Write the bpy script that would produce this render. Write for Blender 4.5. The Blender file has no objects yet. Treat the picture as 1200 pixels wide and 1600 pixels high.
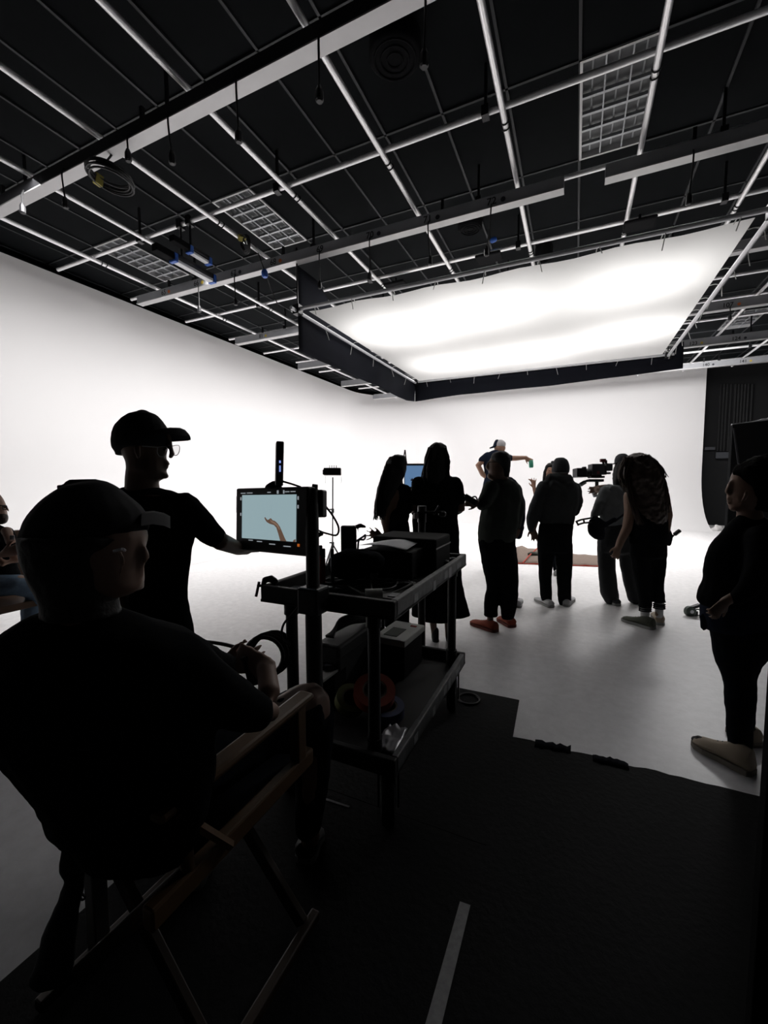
import bpy, bmesh, math, random
import numpy as np
from mathutils import Vector, Matrix, noise
random.seed(7)
scn = bpy.context.scene
COL = scn.collection

# ---------------------------------------------------------------- camera
F, CX, CY, H = 653.0, 600.0, 800.0, 1.47          # focal length in pixels of a 1200 x 1600 frame
def unit(v):
    v = np.array(v, float); return v / np.linalg.norm(v)
_Y = unit((300, 50, -F)); _X = unit((1430, -42, F)); _X = unit(_X - _Y * (_X @ _Y)); _Z = np.cross(_X, _Y)
R = np.array([_X, _Y, _Z])                        # world = R @ camera
CAM = np.array([0, 0, H])
FWD = R @ np.array([0, 0, -1.0]); RGT = R @ np.array([1.0, 0, 0]); UPV = R @ np.array([0, 1.0, 0])
def ray(px, py): return R @ np.array([(px - CX) / F, (CY - py) / F, -1.0])
def at(px, py, d): return CAM + ray(px, py) * d   # point seen at a pixel, d metres deep
def onz(px, py, z):
    r = ray(px, py); return CAM + r * ((z - H) / r[2])
def onx(px, py, x):
    r = ray(px, py); return CAM + r * (x / r[0])
def ony(px, py, y):
    r = ray(px, py); return CAM + r * (y / r[1])
def depth(p): return float((np.array(p) - CAM) @ FWD)
cd = bpy.data.cameras.new('camera'); cam = bpy.data.objects.new('camera', cd); COL.objects.link(cam)
cd.sensor_fit = 'HORIZONTAL'; cd.sensor_width = 36.0; cd.lens = F / 1200 * 36.0
cd.clip_start = 0.05; cd.clip_end = 200
cam.matrix_world = Matrix(((R[0][0], R[0][1], R[0][2], 0), (R[1][0], R[1][1], R[1][2], 0), (R[2][0], R[2][1], R[2][2], H), (0, 0, 0, 1)))
scn.camera = cam

# ---------------------------------------------------------------- world, lamps, exposure
vs = scn.view_settings
vs.view_transform = 'Standard'; vs.look = 'None'; vs.exposure = 0.0; vs.gamma = 1.0; vs.use_curve_mapping = False
scn.cycles.use_denoising = True
scn.cycles.max_bounces = 8; scn.cycles.diffuse_bounces = 5; scn.cycles.transmission_bounces = 4; scn.cycles.transparent_max_bounces = 6
scn.cycles.sample_clamp_indirect = 6.0
w = bpy.data.worlds.new('studio_dark'); scn.world = w; w.use_nodes = True
w.node_tree.nodes['Background'].inputs[0].default_value = (0.5, 0.55, 0.65, 1)
w.node_tree.nodes['Background'].inputs[1].default_value = 0.0015
def area(name, loc, target, sx, sy, power, color=(1, 1, 1), spread=180):
    l = bpy.data.lights.new(name, 'AREA'); l.shape = 'RECTANGLE'; l.size = sx; l.size_y = sy; l.energy = power; l.color = color
    l.spread = math.radians(spread)
    o = bpy.data.objects.new(name, l); COL.objects.link(o); o.location = loc
    o.rotation_euler = (Vector(target) - Vector(loc)).to_track_quat('-Z', 'Y').to_euler()
    return o
SILK_Z = 3.8
SB = (-3.5, 1.5, 4.85, 9.5)                        # overhead silk frame: x0, x1, y0, y1
LAMPS = [(-2.6, 6.15), (-1.15, 5.95), (0.6, 5.95), (0.75, 7.8), (-2.35, 8.25), (-0.85, 8.15)]
for lx, ly in LAMPS:                               # the lamps that light the overhead silk from above
    area('silk_lamp', (lx, ly, 4.42), (lx, ly, 0), 1.25, 0.95, 25 if lx < -2.5 else 21, (1.0, 0.985, 0.97))
for i in range(5):                                 # unseen lamps without fixtures, added to wash the left wall of the cyclorama
    area('unseen_wall_wash', (-4.85, 3.2 + 2.6 * i, 4.42), (-7.2, 3.4 + 2.6 * i, 1.1), 2.2, 0.3, (61, 52, 52, 50, 48)[i], (1.0, 0.985, 0.98), 130)
for i in range(3):                                 # wash on the back wall, behind the black skirt of the softbox
    area('unseen_wall_wash', (-3.9 + 3.2 * i, 11.6, 4.3), (-4.0 + 3.2 * i, 16.5, 1.6), 2.0, 0.4, 62, (1.0, 0.985, 0.98), 150)

for i in range(3):                                 # unseen down lights added to brighten the far floor, behind the softbox
    area('added_floor_lamp', (-3.4 + 3.0 * i, 10.9, 4.4), (-3.2 + 3.0 * i, 10.0, 0), 1.6, 0.5, (100, 125, 140)[i], (1.0, 0.985, 0.98), 150)

# ---------------------------------------------------------------- materials
MATS = {}
def mat(name, col, rough=0.6, metal=0.0, var=0.0, scale=8.0, bump=0.0, spec=0.5, emit=None, estr=0.0):
    if name in MATS: return MATS[name]
    m = bpy.data.materials.new(name); m.use_nodes = True; nt = m.node_tree; b = nt.nodes['Principled BSDF']
    b.inputs['Base Color'].default_value = (*col, 1); b.inputs['Roughness'].default_value = rough; b.inputs['Metallic'].default_value = metal
    b.inputs['Specular IOR Level'].default_value = spec
    if emit:
        b.inputs['Emission Color'].default_value = (*emit, 1); b.inputs['Emission Strength'].default_value = estr
    if var or bump:
        tc = nt.nodes.new('ShaderNodeTexCoord'); nz = nt.nodes.new('ShaderNodeTexNoise')
        nz.inputs['Scale'].default_value = scale; nz.inputs['Detail'].default_value = 4
        nt.links.new(tc.outputs['Object'], nz.inputs['Vector'])
        if var:
            r = nt.nodes.new('ShaderNodeMix'); r.data_type = 'RGBA'
            r.inputs[6].default_value = (*[c * (1 - var) for c in col], 1); r.inputs[7].default_value = (*[min(1, c * (1 + var)) for c in col], 1)
            nt.links.new(nz.outputs['Fac'], r.inputs[0]); nt.links.new(r.outputs[2], b.inputs['Base Color'])
        if bump:
            bp = nt.nodes.new('ShaderNodeBump'); bp.inputs['Strength'].default_value = bump; bp.inputs['Distance'].default_value = 0.01
            nt.links.new(nz.outputs['Fac'], bp.inputs['Height']); nt.links.new(bp.outputs['Normal'], b.inputs['Normal'])
    MATS[name] = m; return m
cyc = mat('white_cyc_paint', (0.8, 0.785, 0.785), 0.75, var=0.015, scale=0.6, spec=0.2)
floor_m = mat('scuffed_floor_light_falloff', (0.66, 0.65, 0.67), 0.4, var=0.08, scale=1.6, bump=0.03, spec=0.5)
def floor_falloff(m):
    # light falloff painted in: white far off, greyer near, ragged border, plus small scuffs
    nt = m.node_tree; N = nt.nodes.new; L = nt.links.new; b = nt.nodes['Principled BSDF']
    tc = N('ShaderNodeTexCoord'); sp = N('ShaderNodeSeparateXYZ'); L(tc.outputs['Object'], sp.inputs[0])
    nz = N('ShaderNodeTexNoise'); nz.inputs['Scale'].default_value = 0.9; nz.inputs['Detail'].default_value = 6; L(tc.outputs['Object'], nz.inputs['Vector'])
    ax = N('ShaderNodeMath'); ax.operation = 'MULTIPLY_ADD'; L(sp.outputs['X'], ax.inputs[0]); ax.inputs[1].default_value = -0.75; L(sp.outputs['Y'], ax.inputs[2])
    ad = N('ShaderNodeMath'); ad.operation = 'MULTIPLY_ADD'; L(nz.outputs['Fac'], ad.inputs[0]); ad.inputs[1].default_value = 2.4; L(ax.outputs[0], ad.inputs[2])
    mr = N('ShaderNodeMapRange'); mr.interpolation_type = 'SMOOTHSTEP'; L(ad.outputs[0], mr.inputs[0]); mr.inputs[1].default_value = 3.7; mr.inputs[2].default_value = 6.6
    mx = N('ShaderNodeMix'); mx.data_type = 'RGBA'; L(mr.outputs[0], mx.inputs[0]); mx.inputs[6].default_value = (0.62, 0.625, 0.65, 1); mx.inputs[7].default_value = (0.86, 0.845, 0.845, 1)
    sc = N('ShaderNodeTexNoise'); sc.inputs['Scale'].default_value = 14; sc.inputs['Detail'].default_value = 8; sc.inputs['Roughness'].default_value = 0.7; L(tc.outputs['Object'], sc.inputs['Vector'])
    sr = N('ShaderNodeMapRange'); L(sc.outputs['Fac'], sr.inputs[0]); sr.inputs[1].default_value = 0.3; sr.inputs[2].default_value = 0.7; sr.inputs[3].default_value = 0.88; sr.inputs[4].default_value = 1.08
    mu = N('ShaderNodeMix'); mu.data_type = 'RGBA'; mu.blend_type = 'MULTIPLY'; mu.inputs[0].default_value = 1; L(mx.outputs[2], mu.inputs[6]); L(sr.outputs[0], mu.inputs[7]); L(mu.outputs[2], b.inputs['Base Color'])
floor_falloff(floor_m)
black_tile = mat('black_ceiling_tile', (0.0055, 0.0065, 0.0075), 0.9, var=0.25, scale=6, spec=0.1)
runner_m = mat('black_ceiling_runner', (0.02, 0.022, 0.025), 0.6)
pipe_m = mat('galvanised_pipe', (0.95, 0.94, 0.95), 0.34, 0.6, var=0.04, scale=5)
strip_k = mat('black_strip_metal', (0.012, 0.012, 0.014), 0.6, 0.0, var=0.2)
strip_m = mat('grey_strip_metal', (0.3, 0.305, 0.32), 0.5, 0.2, var=0.15)
white_metal = mat('white_painted_metal', (0.5, 0.495, 0.5), 0.4, 0.5, var=0.06)
black_plastic = mat('black_plastic', (0.012, 0.012, 0.014), 0.45, var=0.2)
black_rubber = mat('black_rubber', (0.01, 0.01, 0.011), 0.6)
black_metal = mat('black_metal', (0.012, 0.012, 0.014), 0.35, 0.3, var=0.3)
black_cloth = mat('black_cloth', (0.009, 0.01, 0.014), 0.95, var=0.3, scale=14, bump=0.2, spec=0.05)
steel = mat('bare_steel', (0.55, 0.55, 0.58), 0.3, 0.9)

# ---------------------------------------------------------------- mesh tools
class MB:
    def __init__(s): s.v = []; s.f = []
    def add(s, vs, fs):
        o = len(s.v); s.v += [tuple(map(float, p)) for p in vs]; s.f += [tuple(i + o for i in f) for f in fs]; return s
    def box(s, a, b):
        x0, y0, z0 = a; x1, y1, z1 = b
        return s.add([(x0, y0, z0), (x1, y0, z0), (x1, y1, z0), (x0, y1, z0), (x0, y0, z1), (x1, y0, z1), (x1, y1, z1), (x0, y1, z1)],
                     [(3, 2, 1, 0), (4, 5, 6, 7), (0, 1, 5, 4), (1, 2, 6, 5), (2, 3, 7, 6), (3, 0, 4, 7)])
    def obox(s, c, u, v, w, su, sv, sw):           # oriented box: centre, unit axes, full sizes
        c = np.array(c, float); u = np.array(u) * su / 2; v = np.array(v) * sv / 2; w = np.array(w) * sw / 2
        p = [c - u - v - w, c + u - v - w, c + u + v - w, c - u + v - w, c - u - v + w, c + u - v + w, c + u + v + w, c - u + v + w]
        return s.add(p, [(3, 2, 1, 0), (4, 5, 6, 7), (0, 1, 5, 4), (1, 2, 6, 5), (2, 3, 7, 6), (3, 0, 4, 7)])
    def rings(s, rings, cap=True, closed=False):
        n = len(rings[0]); o = len(s.v); vs = []; fs = []
        for r in rings: vs += list(r)
        m = len(rings)
        for i in range(m if closed else m - 1):
            for j in range(n):
                a = i * n + j; b = i * n + (j + 1) % n; k = ((i + 1) % m) * n
                fs.append((a, b, k + (j + 1) % n, k + j))
        if cap and not closed:
            fs.append(tuple(range(n - 1, -1, -1))); fs.append(tuple((m - 1) * n + j for j in range(n)))
        return s.add(vs, fs)
    def tube(s, path, r, n=8, closed=False):
        P = [np.array(p, float) for p in path]; m = len(P); rs = []
        rr = r if hasattr(r, '__len__') else [r] * m
        prev = None
        for i in range(m):
            if closed: t = P[(i + 1) % m] - P[i - 1]
            else: t = P[min(i + 1, m - 1)] - P[max(i - 1, 0)]
            t = t / (np.linalg.norm(t) + 1e-9)
            if prev is None: a = np.cross(t, (0, 0, 1)) if abs(t[2]) < 0.9 else np.cross(t, (1, 0, 0))
            else: a = prev - t * (prev @ t)
            a = a / (np.linalg.norm(a) + 1e-9); b = np.cross(t, a); prev = a
            rs.append([P[i] + rr[i] * (math.cos(q) * a + math.sin(q) * b) for q in [2 * math.pi * j / n for j in range(n)]])
        return s.rings(rs, True, closed)
    def lathe(s, base, axis, prof, n=16):          # prof: (distance along axis, radius)
        ax = unit(axis); a = np.cross(ax, (0, 0, 1)) if abs(ax[2]) < 0.9 else np.cross(ax, (1, 0, 0)); a = unit(a); b = np.cross(ax, a)
        base = np.array(base, float)
        return s.rings([[base + ax * h + max(r, 1e-4) * (math.cos(q) * a + math.sin(q) * b) for q in [2 * math.pi * j / n for j in range(n)]] for h, r in prof])
    def prism(s, poly, off):                       # polygon of 3-D points pushed by a vector
        n = len(poly); P = [np.array(p, float) for p in poly]; Q = [p + np.array(off) for p in P]
        return s.add(P + Q, [tuple(range(n - 1, -1, -1)), tuple(range(n, 2 * n))] + [(i, (i + 1) % n, n + (i + 1) % n, n + i) for i in range(n)])
    def build(s, name, m, parent=None, smooth=False, bevel=0.0, kind=None, label=None, solid=0.0):
        me = bpy.data.meshes.new(name); o = bpy.data.objects.new(name, me); COL.objects.link(o)
        off = ORG.get(parent.name if parent else None, (0, 0, 0))
        me.from_pydata([(a - off[0], b - off[1], c - off[2]) for a, b, c in s.v], [], s.f)
        bm = bmesh.new(); bm.from_mesh(me); bmesh.ops.recalc_face_normals(bm, faces=bm.faces); bm.to_mesh(me); bm.free()
        me.materials.append(m)
        if smooth:
            for p in me.polygons: p.use_smooth = True
            try: me.set_sharp_from_angle(angle=math.radians(50))
            except Exception: pass
        if parent: o.parent = parent; ORG[o.name] = off
        if solid: q = o.modifiers.new('thick', 'SOLIDIFY'); q.thickness = solid; q.offset = 0
        if bevel: q = o.modifiers.new('bevel', 'BEVEL'); q.width = bevel; q.segments = 2; q.limit_method = 'ANGLE'
        if kind: o['kind'] = kind
        if label: o['label'] = label
        return o
ORG = {}
def tag(o, label, cat, group=None):
    o['label'] = label; o['category'] = cat
    if group: o['group'] = group
    return o
def thing(name, label, cat, loc=(0, 0, 0), group=None):
    o = bpy.data.objects.new(name, None); COL.objects.link(o); o.location = tuple(map(float, loc)); o.empty_display_size = 0.1
    ORG[o.name] = tuple(map(float, loc)); return tag(o, label, cat, group)
def struct(name, m, mb, **k): return mb.build(name, m, None, kind='structure', **k)
def circle(c, u, v, r, n=24, a0=0, a1=2 * math.pi):
    c, u, v = map(np.array, (c, u, v)); return [c + r * (math.cos(a0 + (a1 - a0) * i / n) * u + math.sin(a0 + (a1 - a0) * i / n) * v) for i in range(n + (a1 - a0 < 6.28))]
def spline(pts, n=8):                              # smooth path through points
    P = [np.array(p, float) for p in pts]; P = [2 * P[0] - P[1]] + P + [2 * P[-1] - P[-2]]; out = []
    for i in range(1, len(P) - 2):
        for k in range(n):
            t = k / n; a, b, c, d = P[i - 1:i + 3]
            out.append(0.5 * (2 * b + (c - a) * t + (2 * a - 5 * b + 4 * c - d) * t * t + (3 * b - a - 3 * c + d) * t ** 3))
    return out + [P[-2]]
def text_mesh(body, size, origin, u, v, name, m, parent):   # flat printed characters
    cu = bpy.data.curves.new('t', 'FONT'); cu.body = body; cu.size = size; cu.align_x = 'CENTER'; cu.offset = size * 0.015
    to = bpy.data.objects.new('t', cu); COL.objects.link(to)
    dg = bpy.context.evaluated_depsgraph_get(); me = bpy.data.meshes.new_from_object(to.evaluated_get(dg))
    mb = MB(); o, u, v = map(np.array, (origin, u, v))
    mb.add([o + u * q.co.x + v * q.co.y for q in me.vertices], [tuple(p.vertices) for p in me.polygons])
    bpy.data.objects.remove(to); bpy.data.curves.remove(cu); bpy.data.meshes.remove(me)
    return mb.build(name, m, parent)
# ---------------------------------------------------------------- the room
XL, YB, ZW, XE, RC, RV = -7.85, 16.0, 4.88, 3.55, 1.7, 1.7   # cyclorama: left wall, back wall, height, right end, corner radius, cove radius
XW0, YW0 = 6.0, -5.0
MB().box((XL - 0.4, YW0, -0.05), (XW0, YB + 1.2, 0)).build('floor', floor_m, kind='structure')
def cove(n=10):                                    # (distance from wall, height)
    return [(RV * (1 - math.sin(math.pi / 2 * i / n)), RV * (1 - math.cos(math.pi / 2 * i / n))) for i in range(n + 1)] + [(0.0, RV + (ZW - RV) * k / 3) for k in (1, 2, 3)]
def sweep(path):                                   # path: (x, y, nx, ny) foot of the wall and the way into the room
    mb = MB(); pr = cove(); rows = [[(x + nx * d, y + ny * d, z + 0.002) for d, z in pr] for x, y, nx, ny in path]
    n = len(pr); vs = [p for r in rows for p in r]; fs = [(i * n + j, (i + 1) * n + j, (i + 1) * n + j + 1, i * n + j + 1) for i in range(len(rows) - 1) for j in range(n - 1)]
    return mb.add(vs, fs)
RK = RV + 0.25                                     # corner radius in plan
cyc_wall = []
for nm, path in (('wall_left', [(XL, -4.5 + i * (YB - RK + 4.5) / 8, 1, 0) for i in range(9)]),
                 ('wall_corner', [(XL + RK - RK * math.cos(a), YB - RK + RK * math.sin(a), math.cos(a), -math.sin(a)) for a in [math.pi / 2 * i / 14 for i in range(15)]]),
                 ('wall_back', [(XL + RK + i * (XE - XL - RK) / 8, YB, 0, -1) for i in range(9)])):
    o = sweep(path).build(nm, cyc, kind='structure', smooth=True)
black_wall = mat('black_painted_wall', (0.003, 0.0033, 0.004), 0.9, var=0.25, scale=3, bump=0.1)
MB().box((XE + 0.05, YB + 0.6, 0), (XW0, YB + 0.75, 5.05)).box((XW0, YW0, 0), (XW0 + 0.1, YB + 0.75, 5.05)).build('wall_right', black_wall, kind='structure')
wr = bpy.data.objects['wall_right']
MB().box((XL - 0.5, YW0, 0), (XL - 0.4, YB + 0.75, 5.05)).build('wall_outer', black_wall, kind='structure')
MB().box((XL - 0.5, YB + 0.75, 0), (XW0 + 0.1, YB + 0.85, 5.05)).build('wall_far', black_wall, kind='structure')
# conduits and boxes on the black wall, right of the white wall
cond_m = mat('black_conduit', (0.003, 0.0033, 0.004), 0.8)
yw = YB + 0.56
for px in (1124, 1129, 1134, 1140, 1147, 1152, 1157, 1162, 1167, 1173):
    a = ony(px + 3, 600, yw); b = ony(px - 1, 705, yw)
    MB().tube([(a[0], yw, a[2]), (a[0], yw, b[2])], 0.035, 6).build('conduit', cond_m, wr, smooth=True)
a = ony(1117, 707, yw); b = ony(1142, 716, yw)
MB().box((a[0], yw - 0.12, b[2]), (b[0], yw + 0.05, a[2])).build('junction_box', mat('grey_box', (0.04, 0.043, 0.05), 0.5), wr, bevel=0.01)
a = ony(1100, 699, yw); b = ony(1116, 703, yw)
MB().box((a[0], yw - 0.08, b[2]), (b[0], yw + 0.05, a[2])).build('bracket', mat('grey_box', (0.05, 0.055, 0.06), 0.5), wr)

# ceiling: black tiles in a grid of runners
ZC = 5.05
ceil = bpy.data.objects.new('ceiling', None); COL.objects.link(ceil); ceil['kind'] = 'structure'; ORG[ceil.name] = (0, 0, 0)
TX, TY, TW, TL = 1.157, 2.985, 0.61, 1.22
ix0, ix1, iy0, iy1 = -15, 8, -4, 11
LIGHTS = {(-2, 1): 'cells', (-9, 1): 'cells', (-13, 1): 'cells', (3, 7): 'cells'}
mb = MB()
for i in range(ix0, ix1 + 1): mb.box((TX + i * TW - 0.012, TY + iy0 * TL, ZC - 0.012), (TX + i * TW + 0.012, TY + iy1 * TL, ZC + 0.03))
mb.build('ceiling_runner', runner_m, ceil)
mb = MB()
for j in range(iy0, iy1 + 1): mb.box((TX + ix0 * TW, TY + j * TL - 0.012, ZC - 0.012), (TX + ix1 * TW, TY + j * TL + 0.012, ZC + 0.03))
mb.build('ceiling_cross_runner', runner_m, ceil)
tm = MB().box((-TW / 2 + 0.013, -TL / 2 + 0.013, 0), (TW / 2 - 0.013, TL / 2 - 0.013, 0.02)).build('tile', black_tile, ceil, bevel=0)
cand = [(i, j) for i in range(ix0, ix1) for j in range(iy0, iy1) if (i, j) not in LIGHTS]
cand.sort(key=lambda q: abs(TY + (q[1] + .5) * TL - 3.5) * 1.2 + abs(TX + (q[0] + .5) * TW + 2.5))
rest = MB(); first = True
for n, (i, j) in enumerate(cand):
    c = (TX + (i + .5) * TW, TY + (j + .5) * TL, ZC + 0.004 * ((i * 7 + j * 3) % 3))
    if n < 290:
        o = tm if first else tm.copy()
        if not first: COL.objects.link(o); o.parent = ceil
        o.location = c; first = False
    else: rest.box((c[0] - TW / 2 + .013, c[1] - TL / 2 + .013, c[2]), (c[0] + TW / 2 - .013, c[1] + TL / 2 - .013, c[2] + .02))
rest.build('tile', black_tile, ceil, kind='stuff')
MB().box((XL - 0.5, YW0, ZC + 0.08), (XW0 + 0.1, YB + 0.85, ZC + 0.14)).build('ceiling_slab', black_tile, ceil)

# recessed fluorescent fixtures, switched off, with parabolic louvres
louv = mat('louvre_aluminium', (0.42, 0.43, 0.45), 0.35, 0.4, var=0.1)
pan_m = mat('fixture_pan', (0.16, 0.165, 0.17), 0.5)
tube_m = mat('unlit_tube', (0.4, 0.41, 0.43), 0.4)
def troffer(i, j, nx, ny, label):
    x0, y0 = TX + i * TW, TY + j * TL; x1, y1 = x0 + TW, y0 + TL
    t = thing('ceiling_light', label, 'ceiling light', ((x0 + x1) / 2, (y0 + y1) / 2, ZC), 'recessed ceiling lights')
    MB().box((x0 + .02, y0 + .02, ZC + .045), (x1 - .02, y1 - .02, ZC + .06)).build('pan', pan_m, t)
    fr = MB(); e = 0.022
    fr.box((x0, y0, ZC - .018), (x0 + e, y1, ZC + .06)).box((x1 - e, y0, ZC - .018), (x1, y1, ZC + .06)).box((x0 + e, y0, ZC - .018), (x1 - e, y0 + e, ZC + .06)).box((x0 + e, y1 - e, ZC - .018), (x1 - e, y1, ZC + .06))
    fr.build('frame', white_metal, t)
    for k in range(1, nx):
        x = x0 + TW * k / nx; MB().prism([(x - .006, y0 + e, ZC - .012), (x + .006, y0 + e, ZC - .012), (x + .002, y0 + e, ZC + .03), (x - .002, y0 + e, ZC + .03)], (0, TL - 2 * e, 0)).build('louvre_blade', louv, t)
    for k in range(1, ny):
        y = y0 + TL * k / ny; MB().prism([(x0 + e, y - .014, ZC - .01), (x0 + e, y + .014, ZC - .01), (x0 + e, y + .003, ZC + .028), (x0 + e, y - .003, ZC + .028)], (TW - 2 * e, 0, 0)).build('louvre_blade', louv, t)
    for k in range(nx):
        x = x0 + TW * (k + .5) / nx; MB().tube([(x, y0 + .05, ZC + .036), (x, y1 - .05, ZC + .036)], 0.008, 6).build('tube', tube_m, t)
troffer(-2, 1, 3, 6, 'unlit recessed ceiling light with three wide bays, upper right above two silver pipes')
troffer(-9, 1, 3, 7, 'unlit louvred ceiling light behind silver pipes, right of the hanging strip lamps')
troffer(-13, 1, 3, 7, 'unlit louvred ceiling light left of the hanging strip lamps, nearest the left wall')
troffer(3, 7, 3, 6, 'small far ceiling light seen beyond the strip numbered 124')
# ---------------------------------------------------------------- the pipe grid
ORD = ['first', 'second', 'third', 'fourth', 'fifth', 'sixth', 'seventh', 'eighth', 'ninth', 'tenth', 'eleventh', 'twelfth', 'thirteenth']
PXS = [-6.27 + 1.124 * k for k in range(11)]
PYS = [2.78, 3.9, 5.04, 6.17, 7.32, 8.46, 9.45, 10.55, 11.95, 13.0, 14.2]
ZP, ZX, PR = 4.6, 4.652, 0.026
y_end = 14.8
for i, x in enumerate(PXS):
    t = thing('grid_pipe', 'silver grid pipe running away towards the back wall, %s from the left' % ORD[i], 'pipe', (x, 7, ZP), 'grid pipes running to the back')
    MB().tube([(x, -1.5 + .4 * (i % 2), ZP), (x, y_end, ZP)], PR, 10).build('pipe', pipe_m, t, smooth=True)
    for k, y in enumerate((1.2, 3.9, 6.17)):       # cable ties round each pipe near a crossing
        MB().tube(circle((x, y + .09, ZP), (1, 0, 0), (0, 0, 1), PR + .004, 10), .006, 5, True).build('cable_tie', black_rubber, t)
        MB().tube(circle((x, y + .16, ZP), (1, 0, 0), (0.2, 0.2, 1), PR + .005, 10), .006, 5, True).build('cable_tie', black_rubber, t)
for j, y in enumerate(PYS):
    t = thing('grid_pipe', 'silver grid pipe running across the ceiling, %s from the camera' % ORD[j], 'pipe', (0, y, ZX), 'grid pipes running across')
    x0 = -7.15 if y < 9 else -6.9
    MB().tube([(x0, y, ZX), (5.0, y, ZX)], PR, 10).build('pipe', pipe_m, t, smooth=True)
    for k in range(5):                             # black hangers up to the ceiling
        hx = -5.6 + 2.25 * k + 0.3 * (j % 2)
        h = MB().box((hx - .012, y - .012, ZX + PR - .004), (hx + .012, y + .012, ZC)).box((hx - .03, y - .04, ZX - .04), (hx + .03, y + .04, ZX + .045))
        h.build('hanger', black_metal, t)
# connector strips: grey raceways with white undersides, circuit numbers and hanging pigtails
num_m = mat('black_print', (0.004, 0.004, 0.004), 0.6)
dot_o = mat('orange_dot', (0.5, 0.12, 0.03), 0.6); dot_y = mat('yellow_dot', (0.5, 0.36, 0.05), 0.6); dot_k = mat('dark_dot', (0.02, 0.02, 0.03), 0.6)
def strip(x0, x1, y, label, nums=(), pig=(), z0=4.4, h=0.125, dw=0.09, m=None):
    t = thing('connector_strip', label, 'power strip', ((x0 + x1) / 2, y, z0))
    MB().box((x0, y, z0 + .006), (x1, y + dw, z0 + h)).build('raceway', m or strip_m, t)
    MB().box((x0, y - .012, z0 - .006), (x1, y + dw + .012, z0 + .006)).build('underside', white_metal, t)
    x = x0 + 0.7
    while x < x1:                                   # straps up to the pipe
        MB().box((x, y + .03, z0 + h), (x + .03, y + .06, ZX)).build('strap', black_metal, t); x += 2.24
    for (px, s, dm) in nums:
        text_mesh(s, 0.105, (px, y - .002, z0 + 0.03), (1, 0, 0), (0, 0, 1), 'number', num_m, t)
        if dm:
            MB().lathe((px + .035 * len(s) + .05, y - .004, z0 + .055), (0, 1, 0), [(0, .026), (.004, .026)], 10).build('dot', dm, t)
    for (px, L, dx) in pig:
        zt = z0 - .006
        p = MB().tube(spline([(px, y - .01, z0 + .03), (px, y - .03, zt - .02), (px + dx * .3, y - .03, zt - L * .5), (px + dx, y - .03, zt - L)], 4), .008, 6).build('pigtail', black_rubber, t, smooth=True)
        MB().lathe((px + dx, y - .03, zt - L + .02), (dx * .2, 0, -1), [(0, .014), (.03, .026), (.09, .028), (.1, .02)], 8).build('connector', black_plastic, p)
def xat(px, py, y): return float(ony(px, py, y)[0])
y0 = 2.56
strip(-6.4, 5.2, y0, 'long connector strip nearest the camera, crossing the upper left of the ceiling',
      (), [(xat(502, 85, y0), .33, 0), (xat(374, 150, y0), .36, 0.01), (xat(268, 205, y0), .30, .03), (xat(103, 290, y0), .26, .03), (xat(205, 238, y0), .12, .0), (xat(668, 10, y0), .40, -.01), (xat(40, 318, y0), .12, 0)], m=strip_k)
y0 = 4.79
N2 = [(256, 464, '65', dot_o), (307, 449, '66', dot_y), (365, 434, '67', dot_k), (427, 417, '68', dot_o), (500, 395, '69', None), (578, 373, '70', dot_k), (668, 349, '71', dot_k), (768, 322, '72', dot_k)]
strip(-6.66, -0.19, y0, 'connector strip with circuit numbers 65 to 72, left of the gap', [(xat(px, py, y0), s, d) for px, py, s, d in N2],
      [(xat(px, py, y0), L, dx) for px, py, L, dx in ((313, 460, .3, 0), (369, 447, .32, .01), (501, 410, .36, 0), (579, 386, .4, .0), (670, 360, .38, .03), (768, 330, .42, -.04))])
strip(0.18, 5.0, y0 + .02, 'connector strip with one hanging plug, right of the gap over the silk', [], [(xat(1083, 252, y0), .36, -.02)])
strip(-6.7, 5.0, 7.02, 'connector strip just left of the black skirt, numbered 81', [(xat(408, 527, 7.02), '81', dot_y)], [])
strip(-6.7, 5.0, 9.24, 'connector strip numbered 107, right of the silk', [(xat(1137, 481, 9.24), '107', dot_o)], [(xat(1140, 487, 9.24), .12, 0)], h=.15)
strip(-6.7, 5.0, 11.46, 'connector strip numbered 123 and 124 beyond the silk', [(xat(1083, 540, 11.46), '123', dot_y), (xat(1150, 533, 11.46), '124', dot_k)], [], h=.16)
strip(-6.7, 5.2, 13.7, 'farthest connector strip, numbered 140 and 141, above the black wall', [(xat(1103, 570, 13.7), '140', dot_k), (xat(1161, 565, 13.7), '141', dot_y)], [], h=.14)

black_matte = mat('matte_black', (.006, .006, .007), .9, spec=.1)
# round black speakers / vents in the ceiling
def ceil_round(px, py, r, label, hang=.16):
    c = onz(px, py, ZC - hang / 2)
    t = thing('ceiling_speaker', label, 'speaker', (c[0], c[1], ZC), 'round black ceiling units')
    MB().lathe((c[0], c[1], ZC - .012), (0, 0, -1), [(0, r * .8), (.02, r), (hang, r), (hang + .02, r * .9)], 20).build('housing', black_matte, t, smooth=True)
    g = MB()
    for k in range(3): g.tube(circle((c[0], c[1], ZC - .035 - hang), (1, 0, 0), (0, 1, 0), r * (.3 + .25 * k), 20), .008, 5, True)
    g.build('grille', black_matte, t)
ceil_round(617, 70, .21, 'round black ceiling unit hanging near the top of the picture')
ceil_round(735, 345, .16, 'round black ceiling unit above the numbered strip, under circuit 72')
ceil_round(850, 392, .13, 'small round black ceiling unit just above the front edge of the silk')

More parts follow.
